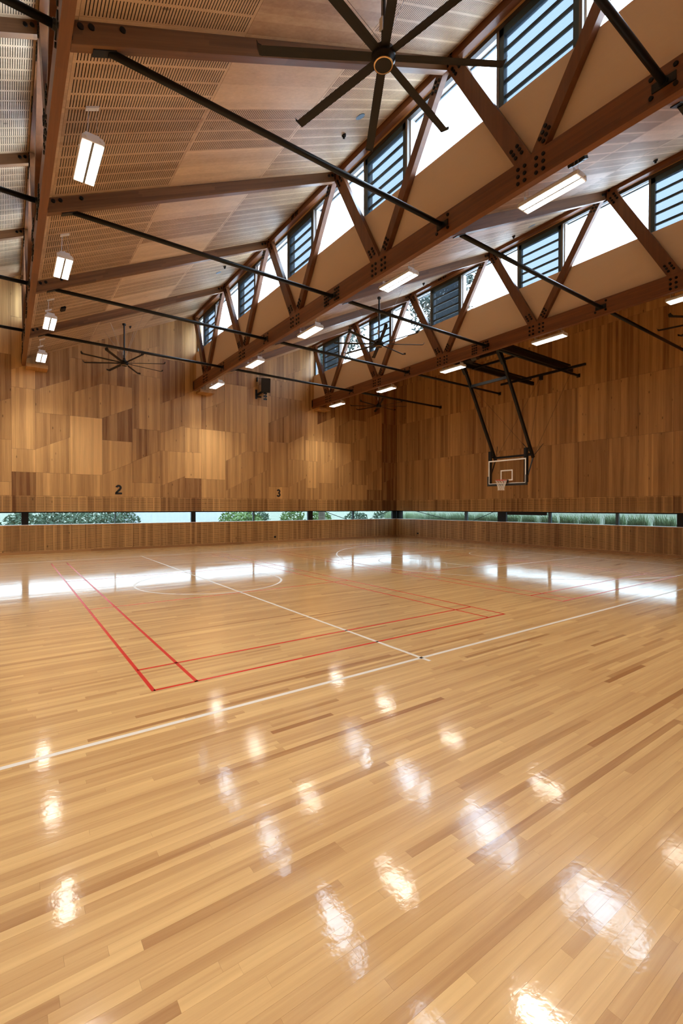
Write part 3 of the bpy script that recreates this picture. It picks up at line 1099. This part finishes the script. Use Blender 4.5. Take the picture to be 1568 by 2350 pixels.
for k in (1, 2, 3, 4):
    xa = TALL[k] + TT
    xb = TALL[k + 1] if k < 4 else XR
    for r in TOPN[:-1]:
        if k in (1, 4) and r < 5:
            continue
        yy = r + 0.05
        xs = xa + 0.50
        root = empty('tie_strut', (xs, yy, ZS))
        tag(root, 'black steel strut %s, %s' % (bayw[k], ordw[r]), 'strut', 'black steel tie struts')
        off = Vector((xs, yy, ZS))

        def sp_(mb, nm, mat=M['strut'], smooth=False):
            o = mb.build(nm, mat, root, smooth=False)
            o.location = -off
            return o
        x_e = xb - 0.022 if k < 4 else xb - 0.004
        x_s = xs - 0.06
        o = sp_(MB().tube((x_s, yy, ZS), (x_e, yy, ZS), 0.05, 20), 'tube')
        for p in o.data.polygons:
            p.use_smooth = len(p.vertices) == 4
        zr = ceil_z(k, xs - 0.12) - 0.29
        sp_(MB().prism([(xs - 0.25, yy - 0.06, zr - 0.06 - 0.02), (xs + 0.02, yy - 0.06, zr + 0.072 - 0.02), (xs + 0.02, yy - 0.06, zr + 0.072 + 0.0), (xs - 0.25, yy - 0.06, zr - 0.06 + 0.0)], (0, 0.12, 0)), 'saddle_plate')
        if k < 4:
            sp_(MB().box(xb - 0.02, xb - 0.001, yy - 0.15, yy + 0.15, ZS - 0.062, ZS + 0.062), 'end_plate')
            sp_(MB().tube((x_e - 0.03, yy, ZS), (x_e + 0.004, yy, ZS), 0.062, 16), 'collar')
        else:
            sp_(MB().box(xb - 0.012, xb - 0.001, yy - 0.08, yy + 0.08, ZS - 0.08, ZS + 0.08), 'wall_plate')

# ------------------------------------------------------------------ lamps
LZ, LL, LWD = 7.48, 1.12, 0.315


def make_lamp():
    root = empty('linear_lamp', (0, 0, 0))
    hb = MB()
    h, w = LL / 2, LWD / 2
    prof = [(-w, 0.0), (w, 0.0), (w, 0.055), (w - 0.035, 0.095), (-w + 0.035, 0.095), (-w, 0.055)]
    hb.prism([(x, -h, z) for x, z in prof], (0, 2 * h, 0))
    hb.build('housing', M['white'], root, fix=True)
    for s in (-1, 1):
        MB().box(s * 0.081 - 0.060, s * 0.081 + 0.060, -h + 0.03, h - 0.03, -0.006, -0.0005).build('lens', M['lens'], root)
        ld = bpy.data.lights.new('lens_light', 'AREA')
        ld.shape = 'RECTANGLE'
        ld.size, ld.size_y = 0.118, 2 * h - 0.08
        ld.spread = math.radians(LAMP_SPREAD)
        ld.energy = LAMP_WATTS
        ld.color = (1.0, 0.93, 0.83)
        lo = bpy.data.objects.new('lens_light', ld)
        COL.objects.link(lo)
        lo.parent = root
        lo.location = (s * 0.081, 0, -0.0075)
    MB().box(-0.016, 0.016, -h + 0.02, h - 0.02, -0.005, -0.0005).build('centre_rib', M['rib'], root)
    for s in (-1, 1):
        eb = MB()
        eb.box(-0.10, 0.10, s * (h - 0.10) - 0.004, s * (h - 0.10) + 0.004, 0.095, 0.185)
        eb.build('end_bracket', M['white'], root)
        ec = MB()
        ec.tube((-0.10, s * h, 0.05), (-0.10, s * (h + 0.018), 0.05), 0.018, 10)
        ec.tube((0.10, s * h, 0.05), (0.10, s * (h + 0.018), 0.05), 0.018, 10)
        ec.build('end_knob', M['white'], root)
    return root


lamp0 = None
rown = {-6.29: 'far left row', 0.54: 'row by leftmost truss', 7.42: 'row by big central truss', 14.20: 'row by truss near hoop'}
lordw = {20.82: 'nearest back wall', 16.78: 'second from back wall', 12.72: 'third from back wall', 8.60: 'fourth from back wall', 4.62: 'fifth from back wall', 0.55: 'furthest from back wall'}
for k, T in ((1, -6.29), (2, 0.54), (3, 7.42), (4, 14.20)):
    for yy in (0.55, 4.62, 8.60, 12.72, 16.78, 20.82):
        if yy < 1 and T not in (0.54, 7.42):
            continue
        if lamp0 is None:
            lp = lamp0 = make_lamp()
        else:
            lp = copy_tree(lamp0)
        x = T + 0.575 if T < 1 else T + 0.49
        lp.location = (x, yy, LZ)
        tag(lp, 'white hanging lamp in the %s, %s' % (rown[T], lordw[yy]), 'lamp', 'suspended linear lamps')
        for w in [c for c in lp.children if c.name.startswith(('suspension_wire', 'canopy_plate'))]:
            bpy.data.objects.remove(w)
        zc = ceil_z(k, x)
        for sy in (-1, 1):
            for sx in (-1, 1):
                p0 = Vector((sx * 0.07, sy * (LL / 2 - 0.10), 0.18))
                p1 = Vector((sx * 0.05, sy * (LL / 2 - 0.10), zc - LZ + sx * 0.05 * CS))
                MB().tube(p0, p1, 0.0028, 5).build('suspension_wire', M['wire'], lp)
            a, b = -0.09, 0.09
            yc = sy * (LL / 2 - 0.10)
            MB().prism([(a, yc - .035, zc - LZ + a * CS), (b, yc - .035, zc - LZ + b * CS), (b, yc - .035, zc - LZ + b * CS - .03), (a, yc - .035, zc - LZ + a * CS - .03)], (0, .07, 0)).build('canopy_plate', M['white'], lp)

# ------------------------------------------------------------------ ceiling fans
def make_fan():
    root = empty('ceiling_fan', (0, 0, 0))
    R = 1.60
    MB().lathe([(0.001, -0.105), (0.118, -0.105), (0.125, -0.10), (0.145, -0.055), (0.158, -0.03), (0.158, 0.055), (0.12, 0.10), (0.06, 0.13), (0.045, 0.19), (0.001, 0.19)], 32).build('motor', M['fan'], root, smooth=False)
    MB().lathe([(0.112, -0.108), (0.128, -0.108), (0.130, -0.098), (0.112, -0.098), (0.112, -0.108)], 40).build('trim_ring', M['gold'], root, smooth=True)
    for i in range(8):
        a = math.radians(12.5 + 45 * i)
        ca, sa = math.cos(a), math.sin(a)
        mb = MB()
        secs = []
        pit = math.radians(9)
        prof = [(-0.5, 0.0), (-0.25, 0.12), (0.10, 0.16), (0.5, 0.0), (0.10, -0.02), (-0.25, -0.01)]
        for (r, wd) in ((0.12, 0.115), (0.5, 0.125), (1.0, 0.125), (R - 0.01, 0.125)):
            ring = []
            for (c, t) in prof:
                yy, zz = c * wd, t * wd * 0.9
                y2, z2 = yy * math.cos(pit) - zz * math.sin(pit), yy * math.sin(pit) + zz * math.cos(pit)
                ring.append((r * ca - y2 * sa, r * sa + y2 * ca, z2))
            secs.append(ring)
        v = [p for ring in secs for p in ring]
        n = len(prof)
        fs = [(k * n + j, k * n + (j + 1) % n, (k + 1) * n + (j + 1) % n, (k + 1) * n + j) for k in range(3) for j in range(n)]
        fs += [tuple(range(n)), tuple(range(3 * n, 4 * n))]
        mb.add(v, fs)
        bl = mb.build('blade', M['fan'], root, fix=True)
        # upturned tip
        tip = MB()
        pts = []
        for (r, z, wd) in ((R - 0.012, -0.004, 0.125), (R + 0.03, 0.012, 0.128), (R + 0.055, 0.075, 0.10)):
            for (c, dz) in ((-0.5, 0.0), (0.5, 0.0), (0.5, 0.012), (-0.5, 0.012)):
                yy = c * wd
                zz = z + dz + yy * math.tan(pit)
                pts.append((r * ca - yy * sa, r * sa + yy * ca, zz))
        fs = [(k * 4 + j, k * 4 + (j + 1) % 4, (k + 1) * 4 + (j + 1) % 4, (k + 1) * 4 + j) for k in range(2) for j in range(4)] + [(3, 2, 1, 0), (8, 9, 10, 11)]
        tip.add(pts, fs)
        tip.build('blade_tip', M['fan'], bl, fix=True)
    return root


fan0 = None
for (k, x, yy, nm) in ((2, 4.07, 4.72, 'large dark eight-blade ceiling fan close overhead in front of the big truss'),
                       (2, 4.00, 20.90, 'dark eight-blade ceiling fan hanging above the numeral 2'),
                       (3, 11.03, 13.00, 'dark eight-blade ceiling fan hanging in front of the second truss bulkhead'),
                       (4, 17.75, 20.95, 'dark eight-blade ceiling fan in the corner near the basketball wall'),
                       (4, 18.10, 4.95, 'dark eight-blade ceiling fan cut by the right edge of the picture')):
    if fan0 is None:
        fn = fan0 = make_fan()
    else:
        fn = copy_tree(fan0)
        for w in [c for c in fn.children if c.name.startswith(('pole', 'guy_wire', 'ceiling_mount', 'control_tag'))]:
            bpy.data.objects.remove(w)
    fn.location = (x, yy, 7.84)
    tag(fn, nm, 'fan', 'large ceiling fans')
    zc = ceil_z(k, x) - 7.84
    MB().tube((0, 0, 0.17), (0, 0, zc - 0.02), 0.030, 14).build('pole', M['strut'], fn)
    MB().tube((0, 0, zc - 0.09), (0, 0, zc - 0.001 - 0.07 * CS), 0.07, 16).build('ceiling_mount', M['strut'], fn)
    MB().box(-0.045, -0.032, -0.03, 0.03, 0.33, 0.50).build('control_tag', M['white'], fn)
    for (gx, gy) in ((1, 1), (-1, 1), (1, -1), (-1, -1)):
        g = (0.62 * gx, 0.62 * gy)
        MB().tube((0.03 * gx, 0.03 * gy, 0.22), (g[0], g[1], zc + g[0] * CS), 0.0035, 5).build('guy_wire', M['wire'], fn)

# ------------------------------------------------------------------ basketball backstop
bs = empty('basketball_backstop', (17.2, 11.94, 3.05))
tag(bs, 'black ceiling-hung basketball backstop with glass board, red rim and net', 'basketball hoop')
boff = Vector((17.2, 11.94, 3.05))


def bp(mb, name, mat, parent=None, **kw):
    o = mb.build(name, mat, parent or bs, **kw)
    if parent is None:
        o.location = -boff
    return o


BXp, BY0, BY1, BZ0, BZ1 = 17.20, 11.03, 12.85, 2.90, 3.94
brd = bp(MB().box(BXp, BXp + 0.012, BY0, BY1, BZ0, BZ1), 'backboard', M['board'])
bd = MB()
t_ = 0.052
e = 0.002
for (ya, yb, za, zb) in ((BY0, BY1, BZ1 - t_, BZ1), (BY0, BY0 + t_, BZ0, BZ1 - t_), (BY1 - t_, BY1, BZ0, BZ1 - t_), (BY0 + t_, BY1 - t_, BZ0, BZ0 + t_)):
    bd.box(BXp - e, BXp - 0.0002, ya, yb, za, zb)
bp(bd, 'border_line', M['whiteline'], brd)
cy = (BY0 + BY1) / 2
bd = MB()
for (ya, yb, za, zb) in ((cy - .295, cy + .295, 3.455, 3.505), (cy - .295, cy + .295, 3.05, 3.10), (cy - .295, cy - .245, 3.10, 3.455), (cy + .245, cy + .295, 3.10, 3.455)):
    bd.box(BXp - e, BXp - 0.0002, ya, yb, za, zb)
bp(bd, 'target_square', M['whiteline'], brd)
pd = MB()
pd.box(BXp - 0.025, BXp + 0.045, BY0 - 0.045, BY1 + 0.045, BZ0 - 0.065, BZ0 + 0.025)
pd.box(BXp - 0.025, BXp + 0.045, BY0 - 0.045, BY0 + 0.012, BZ0 + 0.025, BZ0 + 0.36)
pd.box(BXp - 0.025, BXp + 0.045, BY1 - 0.012, BY1 + 0.045, BZ0 + 0.025, BZ0 + 0.36)
bp(pd, 'edge_padding', M['padding'])
# frame behind the board
for yy in (BY0 + 0.02, BY1 - 0.12):
    bp(MB().box(BXp + 0.02, BXp + 0.09, yy, yy + 0.10, BZ0 - 0.02, 4.36), 'hanger_post', M['black'])
bp(MB().box(BXp - 0.10, BXp - 0.001, cy - 0.10, cy + 0.10, 2.94, 3.09), 'rim_mount', M['padding'])
rimc = (BXp - 0.15 - 0.225, cy, 3.05)
rm = MB()
n, mR, mr = 36, 0.235, 0.0125
v, fs = [], []
for i in range(n):
    a = 2 * math.pi * i / n
    for j in range(8):
        b_ = 2 * math.pi * j / 8
        v.append((rimc[0] + (mR + mr * math.cos(b_)) * math.cos(a), rimc[1] + (mR + mr * math.cos(b_)) * math.sin(a), rimc[2] + mr * math.sin(b_)))
for i in range(n):
    for j in range(8):
        fs.append((i * 8 + j, ((i + 1) % n) * 8 + j, ((i + 1) % n) * 8 + (j + 1) % 8, i * 8 + (j + 1) % 8))
rm.add(v, fs)
rm.bar((BXp - 0.10, cy - 0.07, 3.045), (rimc[0] + 0.19, cy - 0.13, 3.045), 0.03, 0.025)
rm.bar((BXp - 0.10, cy + 0.07, 3.045), (rimc[0] + 0.19, cy + 0.13, 3.045), 0.03, 0.025)
rm.bar((BXp - 0.10, cy - 0.06, 2.96), (rimc[0] + 0.20, cy - 0.10, 3.03), 0.02, 0.02)
rm.bar((BXp - 0.10, cy + 0.06, 2.96), (rimc[0] + 0.20, cy + 0.10, 3.03), 0.02, 0.02)
rimo = bp(rm, 'rim', M['rim'])
nt_ = MB()
lev = [(0.228, 0.0), (0.196, -0.09), (0.166, -0.18), (0.140, -0.265), (0.124, -0.345), (0.130, -0.42)]
for i in range(12):
    for k in range(5):
        for s in (-1, 1):
            a0 = 2 * math.pi * (i + (0.5 if k % 2 else 0)) / 12
            a1 = a0 + s * math.pi / 12
            p0 = Vector((rimc[0] + lev[k][0] * math.cos(a0), rimc[1] + lev[k][0] * math.sin(a0), rimc[2] + lev[k][1]))
            p1 = Vector((rimc[0] + lev[k + 1][0] * math.cos(a1), rimc[1] + lev[k + 1][0] * math.sin(a1), rimc[2] + lev[k + 1][1]))
            nt_.tube(p0, p1, 0.0055, 5, cap=False)
neto = bp(nt_, 'net', M['net'], rimo)
# folding mast
ML, MR = 12.86, 11.04
for yy in (ML, MR):
    bp(MB().bar((15.50, yy, 7.86), (17.72, yy, 3.98), 0.085, 0.125, (1, 0, 0)), 'mast', M['black'])
    bp(MB().bar((15.30, yy, 7.98), (15.68, yy, 7.50), 0.13, 0.16, (1, 0, 0)), 'mast_hinge', M['black'])
    bp(MB().tube((17.70, yy, 3.98), (17.25, yy, 3.02), 0.026, 10), 'stay_arm', M['strut'])
    bp(MB().box(17.24, 17.33, yy - 0.035, yy + 0.035, 2.95, 4.36), 'drop_bar', M['black'])
bp(MB().bar((17.62, MR, 4.10), (17.62, ML, 4.10), 0.08, 0.08), 'cross_tube', M['black'])
for yy in (ML, MR):
    bp(MB().bar((17.29, yy, 4.12), (17.62, yy, 4.12), 0.05, 0.05), 'cross_tube', M['black'])
tb_ = 0.39
bp(MB().bar((15.98, MR, 7.02), (15.98, ML, 7.02), 0.06, 0.11), 'mast_brace', M['black'])
bp(MB().bar((15.42, MR - .1, 7.92), (15.42, ML + .1, 7.92), 0.10, 0.10), 'mast_brace', M['black'])
for (yy, xe) in ((10.62, 19.95), (12.86, 20.6)):
    bp(MB().bar((14.37, yy, 7.86), (xe, yy, 7.86), 0.10, 0.16), 'roof_beam', M['black'])
    bp(MB().bar((14.37, yy, 8.02), (xe - 0.25, yy, 8.02), 0.16, 0.05), 'roof_beam', M['black'])
bp(MB().bar((19.12, 9.62, 7.74), (19.12, 13.6, 7.74), 0.09, 0.09), 'roof_beam', M['black'])
bp(MB().bar((16.1, 10.62, 7.80), (16.1, 12.86, 7.80), 0.08, 0.08), 'roof_beam', M['black'])
bp(MB().tube((15.2, 11.9, 7.9), (15.2, 12.15, 7.9), 0.13, 20), 'winch_drum', M['cable'])
bp(MB().box(15.0, 15.4, 12.15, 12.45, 7.78, 8.02), 'winch_motor', M['black'])
for (p0, p1) in (((19.12, 11.55, 7.70), (17.66, 12.75, 4.15)), ((19.12, 11.58, 7.70), (17.66, 11.2, 4.15)), ((19.9, 10.62, 7.80), (17.74, 11.06, 4.0)), ((16.1, 12.8, 7.0), (17.64, 12.7, 4.2)), ((15.9, 12.86, 7.1), (17.6, 11.1, 4.2))):
    bp(MB().tube(p0, p1, 0.005, 5), 'cable', M['cable'])
for (p0, p1) in (((17.75, 11.0, 4.1), (17.98, 10.75, 4.55)), ((17.62, 11.15, 4.25), (17.62, 11.45, 4.6)), ((17.62, 12.76, 4.1), (17.64, 12.72, 4.6))):
    bp(MB().tube(p0, p1, 0.012, 6), 'turnbuckle', M['strut'])
bp(MB().box(19.06, 19.18, 11.50, 11.62, 7.52, 7.70), 'pulley', M['black'])

# ------------------------------------------------------------------ loudspeaker on the back wall
ls = empty('loudspeaker', (11.1, YB, 8.3))
tag(ls, 'black tilted loudspeaker bracketed to the back wall above the numeral 3', 'loudspeaker')
lo_ = Vector((11.1, YB, 8.3))


def lsp(mb, nm, mat, rot=None):
    o = mb.build(nm, mat, ls)
    o.location = -lo_
    return o


c = Vector((11.12, YB - 0.36, 8.31))
rotm = Matrix.Rotation(math.radians(-22), 3, 'Z') @ Matrix.Rotation(math.radians(14), 3, 'X')


def rot_box(hx, hy, hz, ctr=(0, 0, 0), taper=1.0):
    mb = MB()
    vv = []
    for z in (-hz, hz):
        for y_ in (-hy, hy):
            for x in (-hx, hx):
                sx = taper if y_ > 0 else 1.0
                vv.append(tuple(c + rotm @ Vector((x * sx + ctr[0], y_ + ctr[1], z + ctr[2]))))
    return mb.add(vv, [(0, 2, 3, 1), (4, 5, 7, 6), (0, 1, 5, 4), (2, 6, 7, 3), (0, 4, 6, 2), (1, 3, 7, 5)])


lsp(rot_box(0.235, 0.18, 0.365, taper=0.72), 'cabinet', M['black'])
lsp(rot_box(0.215, 0.006, 0.345, (0, -0.186, 0)), 'grille', M['grille'])
lsp(MB().box(10.70, 10.80, YB - 0.05, YB - 0.001, 7.62, 8.10), 'wall_plate', M['strut'])
lsp(MB().bar((10.75, YB - 0.04, 7.80), (11.0, YB - 0.34, 8.0), 0.06, 0.10), 'bracket_arm', M['strut'])
lsp(MB().bar((10.76, YB - 0.04, 7.72), (10.98, YB - 0.16, 7.72), 0.04, 0.07), 'bracket_arm', M['strut'])
lsp(MB().box(10.76, 10.80, YB - 0.10, YB - 0.001, 8.52, 8.74), 'safety_plate', M['strut'])
lsp(MB().tube((10.79, YB - 0.06, 8.72), (10.98, YB - 0.3, 8.66), 0.008, 6), 'safety_cable', M['cable'])
lsp(MB().bar((11.16, YB - 0.3, 7.98), (11.16, YB - 0.3, 7.62), 0.03, 0.03), 'lower_stem', M['black'])
for zz in (7.60, 7.76, 7.90):
    lsp(MB().box(11.05, 11.22, YB - 0.34, YB - 0.26, zz - 0.035, zz + 0.035), 'cable_clamp', M['strut'])

# ------------------------------------------------------------------ numerals on the wall
def ribbon(mb, path, w, y0, y1):
    n = len(path)
    L, R = [], []
    for i in range(n):
        p = Vector((path[i][0], path[i][1]))
        a = Vector(path[max(i - 1, 0)])
        b = Vector(path[min(i + 1, n - 1)])
        d = (b - a).normalized()
        nrm = Vector((-d.y, d.x))
        L.append(p + nrm * w / 2)
        R.append(p - nrm * w / 2)
    for i in range(n - 1):
        mb.prism([(L[i].x, y0, L[i].y), (R[i].x, y0, R[i].y), (R[i + 1].x, y0, R[i + 1].y), (L[i + 1].x, y0, L[i + 1].y)], (0, y1 - y0, 0))


def arcpts(cx, cz, r, a0, a1, n=16):
    return [(cx + r * math.cos(math.radians(a0 + (a1 - a0) * i / n)), cz + r * math.sin(math.radians(a0 + (a1 - a0) * i / n))) for i in range(n + 1)]


NB = 2.475
mb = MB()
ribbon(mb, arcpts(4.085, NB + 0.295, 0.085, 172, -38), 0.086, YB - 0.008, YB - 0.0005)
ribbon(mb, [(4.085 + .088 * math.cos(math.radians(-38)), NB + .295 + .088 * math.sin(math.radians(-38))), (3.990, NB + 0.070)], 0.086, YB - 0.008, YB - 0.0005)
mb.box(3.945, 4.225, YB - 0.008, YB - 0.0005, NB, NB + 0.080)
mb.prism([(3.945, YB - .008, NB + .05), (4.02, YB - .008, NB + .05), (4.02, YB - .008, NB + .105), (3.965, YB - .008, NB + .09)], (0, .0075, 0))
tag(mb.build('wall_numeral', M['ink'], fix=True), 'black numeral two on the back wall, below the smaller left fan', 'numeral', 'black wall numerals')
mb = MB()
ribbon(mb, arcpts(12.08, NB + 0.305, 0.071, 165, -82), 0.080, YB - 0.008, YB - 0.0005)
ribbon(mb, arcpts(12.08, NB + 0.115, 0.080, 82, -165), 0.080, YB - 0.008, YB - 0.0005)
mb.box(12.05, 12.11, YB - 0.008, YB - 0.0005, NB + 0.175, NB + 0.24)
tag(mb.build('wall_numeral', M['ink'], fix=True), 'black numeral three on the back wall, below the loudspeaker', 'numeral', 'black wall numerals')

# ------------------------------------------------------------------ small fittings
for (wx, wy, nm, ax_) in ((11.86, YB, 'small black socket low on the back wall under the numeral 3', 'y'), (XR, 20.7, 'small black socket low on the basketball wall next to the corner', 'x')):
    t = empty('wall_socket', (wx, wy, 0.30))
    tag(t, nm, 'socket', 'low wall sockets')
    if ax_ == 'y':
        MB().box(-.055, .055, -.022, -.0005, -.05, .05).build('cover_plate', M['black'], t)
        MB().box(-.03, .03, -.034, -.022, -.03, .0).build('socket_face', M['strut'], t)
    else:
        MB().box(-.022, -.0005, -.055, .055, -.05, .05).build('cover_plate', M['black'], t)
        MB().box(-.034, -.022, -.03, .03, -.03, .0).build('socket_face', M['strut'], t)

for (k, x, yy, nm) in ((2, 6.55, 9.02, 'small black ceiling sensor head beside the pale disc near the large fan'), (2, 6.57, 16.48, 'small black ceiling sensor head in the far end of the near bay'),
                       (2, 4.38, 21.64, 'small black ceiling sensor head above the fan over numeral 2'), (3, 13.41, 5.02, 'small black ceiling sensor head above the near middle lamp'),
                       (3, 13.47, 9.13, 'small black ceiling sensor head beside the second truss top chord'), (3, 13.3, 13.0, 'small black ceiling sensor head above the middle bay fan')):
    t = empty('ceiling_sensor', (x, yy, ceil_z(k, x)))
    tag(t, nm, 'sensor', 'ceiling sensor heads')
    MB().lathe([(0.001, 0.02), (0.05, 0.02), (0.052, -0.035), (0.03, -0.05), (0.001, -0.05)], 14).build('base', M['black'], t)
    MB().lathe([(0.001, -0.05), (0.026, -0.05), (0.030, -0.085), (0.001, -0.10)], 12).build('nozzle', M['black'], t)
for (k, x, yy, nm) in ((2, 6.55, 8.39, 'blue-grey round ceiling speaker disc nearest the large fan'), (2, 6.55, 17.05, 'blue-grey round ceiling speaker disc far down the near bay'), (3, 13.43, 8.46, 'blue-grey round ceiling speaker disc in the middle bay')):
    t = empty('ceiling_speaker', (x, yy, ceil_z(k, x)))
    tag(t, nm, 'ceiling speaker', 'round ceiling speaker discs')
    a = math.atan(CS)
    t.rotation_euler = (0, -a, 0)
    MB().lathe([(0.001, -0.010), (0.085, -0.010), (0.098, -0.006), (0.10, 0.0)], 28).build('cover', M['disc'], t)
    MB().lathe([(0.098, -0.007), (0.108, -0.005), (0.110, 0.001)], 28).build('rim_ring', M['frame'], t)
for (k, x, yy, nm) in ((2, 1.51, 17.37, 'small black box fixed to the ceiling beside the far left lamps'), (3, 8.77, 4.59, 'small black box fixed to the ceiling above the nearest middle lamp'), (3, 8.53, 17.57, 'small black box fixed to the ceiling near the far middle lamps')):
    t = empty('ceiling_box', (x, yy, ceil_z(k, x)))
    t.rotation_euler = (0, -math.atan(CS), 0)
    tag(t, nm, 'junction box', 'small ceiling boxes')
    MB().box(-.07, .07, -.16, .16, -.055, -.0005).build('casing', M['black'], t)
    MB().box(-.04, .04, -.10, .10, -.062, -.055).build('cover', M['strut'], t)

# ------------------------------------------------------------------ outside
g = MB().box(-120, 220, YB + 0.25, 260, -0.4, -0.12)
g.box(XR + 0.25, 220, -60, YB + 0.25, -0.4, -0.12)
tag(g.build('ground', M['grass']), 'grassy ground outside the strip windows', kind='structure')
rd = MB().prism([(9, 58, -0.115), (24, 50, -0.115), (80, 200, -0.115), (40, 230, -0.115)], (0, 0, 0.02))
tag(rd.build('road', M['road'], fix=True), 'pale road seen through the back strip window', kind='structure')


def foliage(mb, ctr, rad, n, size, rg):
    for _ in range(n):
        while True:
            p = Vector((rg.uniform(-1, 1), rg.uniform(-1, 1), rg.uniform(-1, 1)))
            if 0.35 < p.length < 1:
                break
        q = Vector((ctr[0] + p.x * rad[0], ctr[1] + p.y * rad[1], ctr[2] + p.z * rad[2]))
        a = Vector((rg.uniform(-1, 1), rg.uniform(-1, 1), rg.uniform(-1, 1))).normalized() * size * rg.uniform(.6, 1.3)
        b = a.cross(Vector((rg.uniform(-1, 1), rg.uniform(-1, 1), rg.uniform(-1, 1)))).normalized() * size * 0.4
        mb.add([tuple(q - a), tuple(q + b), tuple(q + a), tuple(q - b)], [(0, 1, 2, 3)])


rg = random.Random(11)
shr = [(-1.5, 46, 'leaf'), (1.2, 44, 'leaf'), (3.2, 46, 'leaf'), (5.0, 43, 'leaf'), (7.2, 45, 'leaf'), (9.0, 47, 'leaf'),
       (17.5, 42, 'leaf2'), (20.5, 43, 'leaf'), (23.5, 41, 'leaf2'), (26.8, 41, 'leaf2'),
       (16.8, 37.0, 'leaf2'), (29.6, 38.5, 'leaf'), (30.2, 34.5, 'leaf'), (33.4, 33.5, 'leaf'), (31.5, 30.5, 'leaf')]
for i, (x, yy, mt) in enumerate(shr):
    t = empty('shrub', (x, yy, -0.12))
    tag(t, 'leafy green shrub outside the back strip window, %s' % ('first second third fourth fifth sixth seventh eighth ninth tenth eleventh twelfth thirteenth fourteenth fifteenth'.split()[i] + ' from the left'), 'shrub', 'shrubs outside the back wall')
    mb = MB()
    h = rg.uniform(0.8, 1.0)
    foliage(mb, (0, 0, h), (1.35, 1.2, h), 420, 0.20, rg)
    tag(mb.build('foliage', M[mt], t), kind='stuff')
    st = MB()
    for q in range(5):
        a = rg.uniform(0, 6.28)
        st.tube((0, 0, 0), (0.5 * math.cos(a), 0.5 * math.sin(a), h), 0.03, 5, 0.012)
    st.build('stem', M['bark'], t)
# raised garden bank with tussock grass beyond the right wall
bk = MB().prism([(XR + 0.5, -6, -0.12), (XR + 2.2, -6, 0.75), (XR + 9, -6, 2.6), (XR + 9, -6, -0.12)], (0, 34, 0))
tag(bk.build('ground', M['grass'], fix=True), 'sloping garden bank outside the basketball wall window', kind='structure')
wordn = 'first second third fourth fifth sixth seventh eighth ninth tenth eleventh twelfth thirteenth fourteenth fifteenth sixteenth seventeenth eighteenth nineteenth twentieth'.split()
ty = 6.0
for i in range(20):
    x = XR + 2.25 + rg.uniform(-.1, .1)
    z0 = 0.75 + (x - XR - 2.2) * 0.272
    t = empty('grass_tussock', (x, ty, z0 - 0.05))
    tag(t, 'pale grass tussock on the bank outside the hoop wall window, %s from right' % wordn[i], 'tussock', 'grass tussocks on the bank')
    mb = MB()
    for _ in range(480):
        a = rg.uniform(0, 6.28)
        l_ = rg.uniform(0.6, 1.15)
        lean = rg.uniform(0.1, 0.6)
        p = Vector((rg.uniform(-.2, .2), rg.uniform(-.42, .42), 0))
        d = Vector((math.cos(a), 0.16 * math.sin(a), 0))
        s_ = Vector((-math.sin(a), math.cos(a), 0)) * 0.009
        m1 = p + d * (lean * l_ * 0.35) + Vector((0, 0, l_ * 0.65))
        e1 = p + d * (lean * l_) + Vector((0, 0, l_ * (1.0 - 0.45 * lean)))
        mb.add([tuple(p - s_), tuple(p + s_), tuple(m1 + s_), tuple(m1 - s_), tuple(e1)], [(0, 1, 2, 3), (3, 2, 4)])
    tag(mb.build('blades', M['straw'], t), kind='stuff')
    ty += 1.05 + rg.uniform(-.05, .05)
# trees beyond
for i, (x, yy, h) in enumerate(((24.0, 36.5, 24), (34.5, 31.0, 25), (47.0, 38.0, 24))):
    t = empty('tree', (x, yy, -0.12))
    tag(t, ['tall grey-green tree outside, leftmost behind the far clerestory panes', 'tall grey-green tree outside, middle one of three behind the clerestory', 'tall grey-green tree outside, rightmost and furthest of three beyond the clerestory', 'tall grey-green tree outside, rightmost of the four behind the clerestory panes'][i], 'tree', 'trees outside the hall')
    tk = MB()
    tk.tube((0, 0, 0), (0.2, 0.1, h * 0.55), 0.32, 10, 0.18)
    for q in range(7):
        a = q * 0.9
        tk.tube((0.12, 0.06, h * (0.3 + 0.03 * q)), (2.4 * math.cos(a), 2.4 * math.sin(a), h * (0.6 + 0.04 * q)), 0.09, 6, 0.03)
    tk.build('trunk', M['bark'], t)
    mb = MB()
    for q in range(30):
        a = rg.uniform(0, 6.28)
        rr_ = rg.uniform(0.3, 2.7)
        foliage(mb, (rr_ * math.cos(a), rr_ * math.sin(a), h * rg.uniform(0.16, 0.98)), (1.8, 1.8, 1.9), 640, 0.22, rg)
    tag(mb.build('foliage', M['leaf3'], t), kind='stuff')
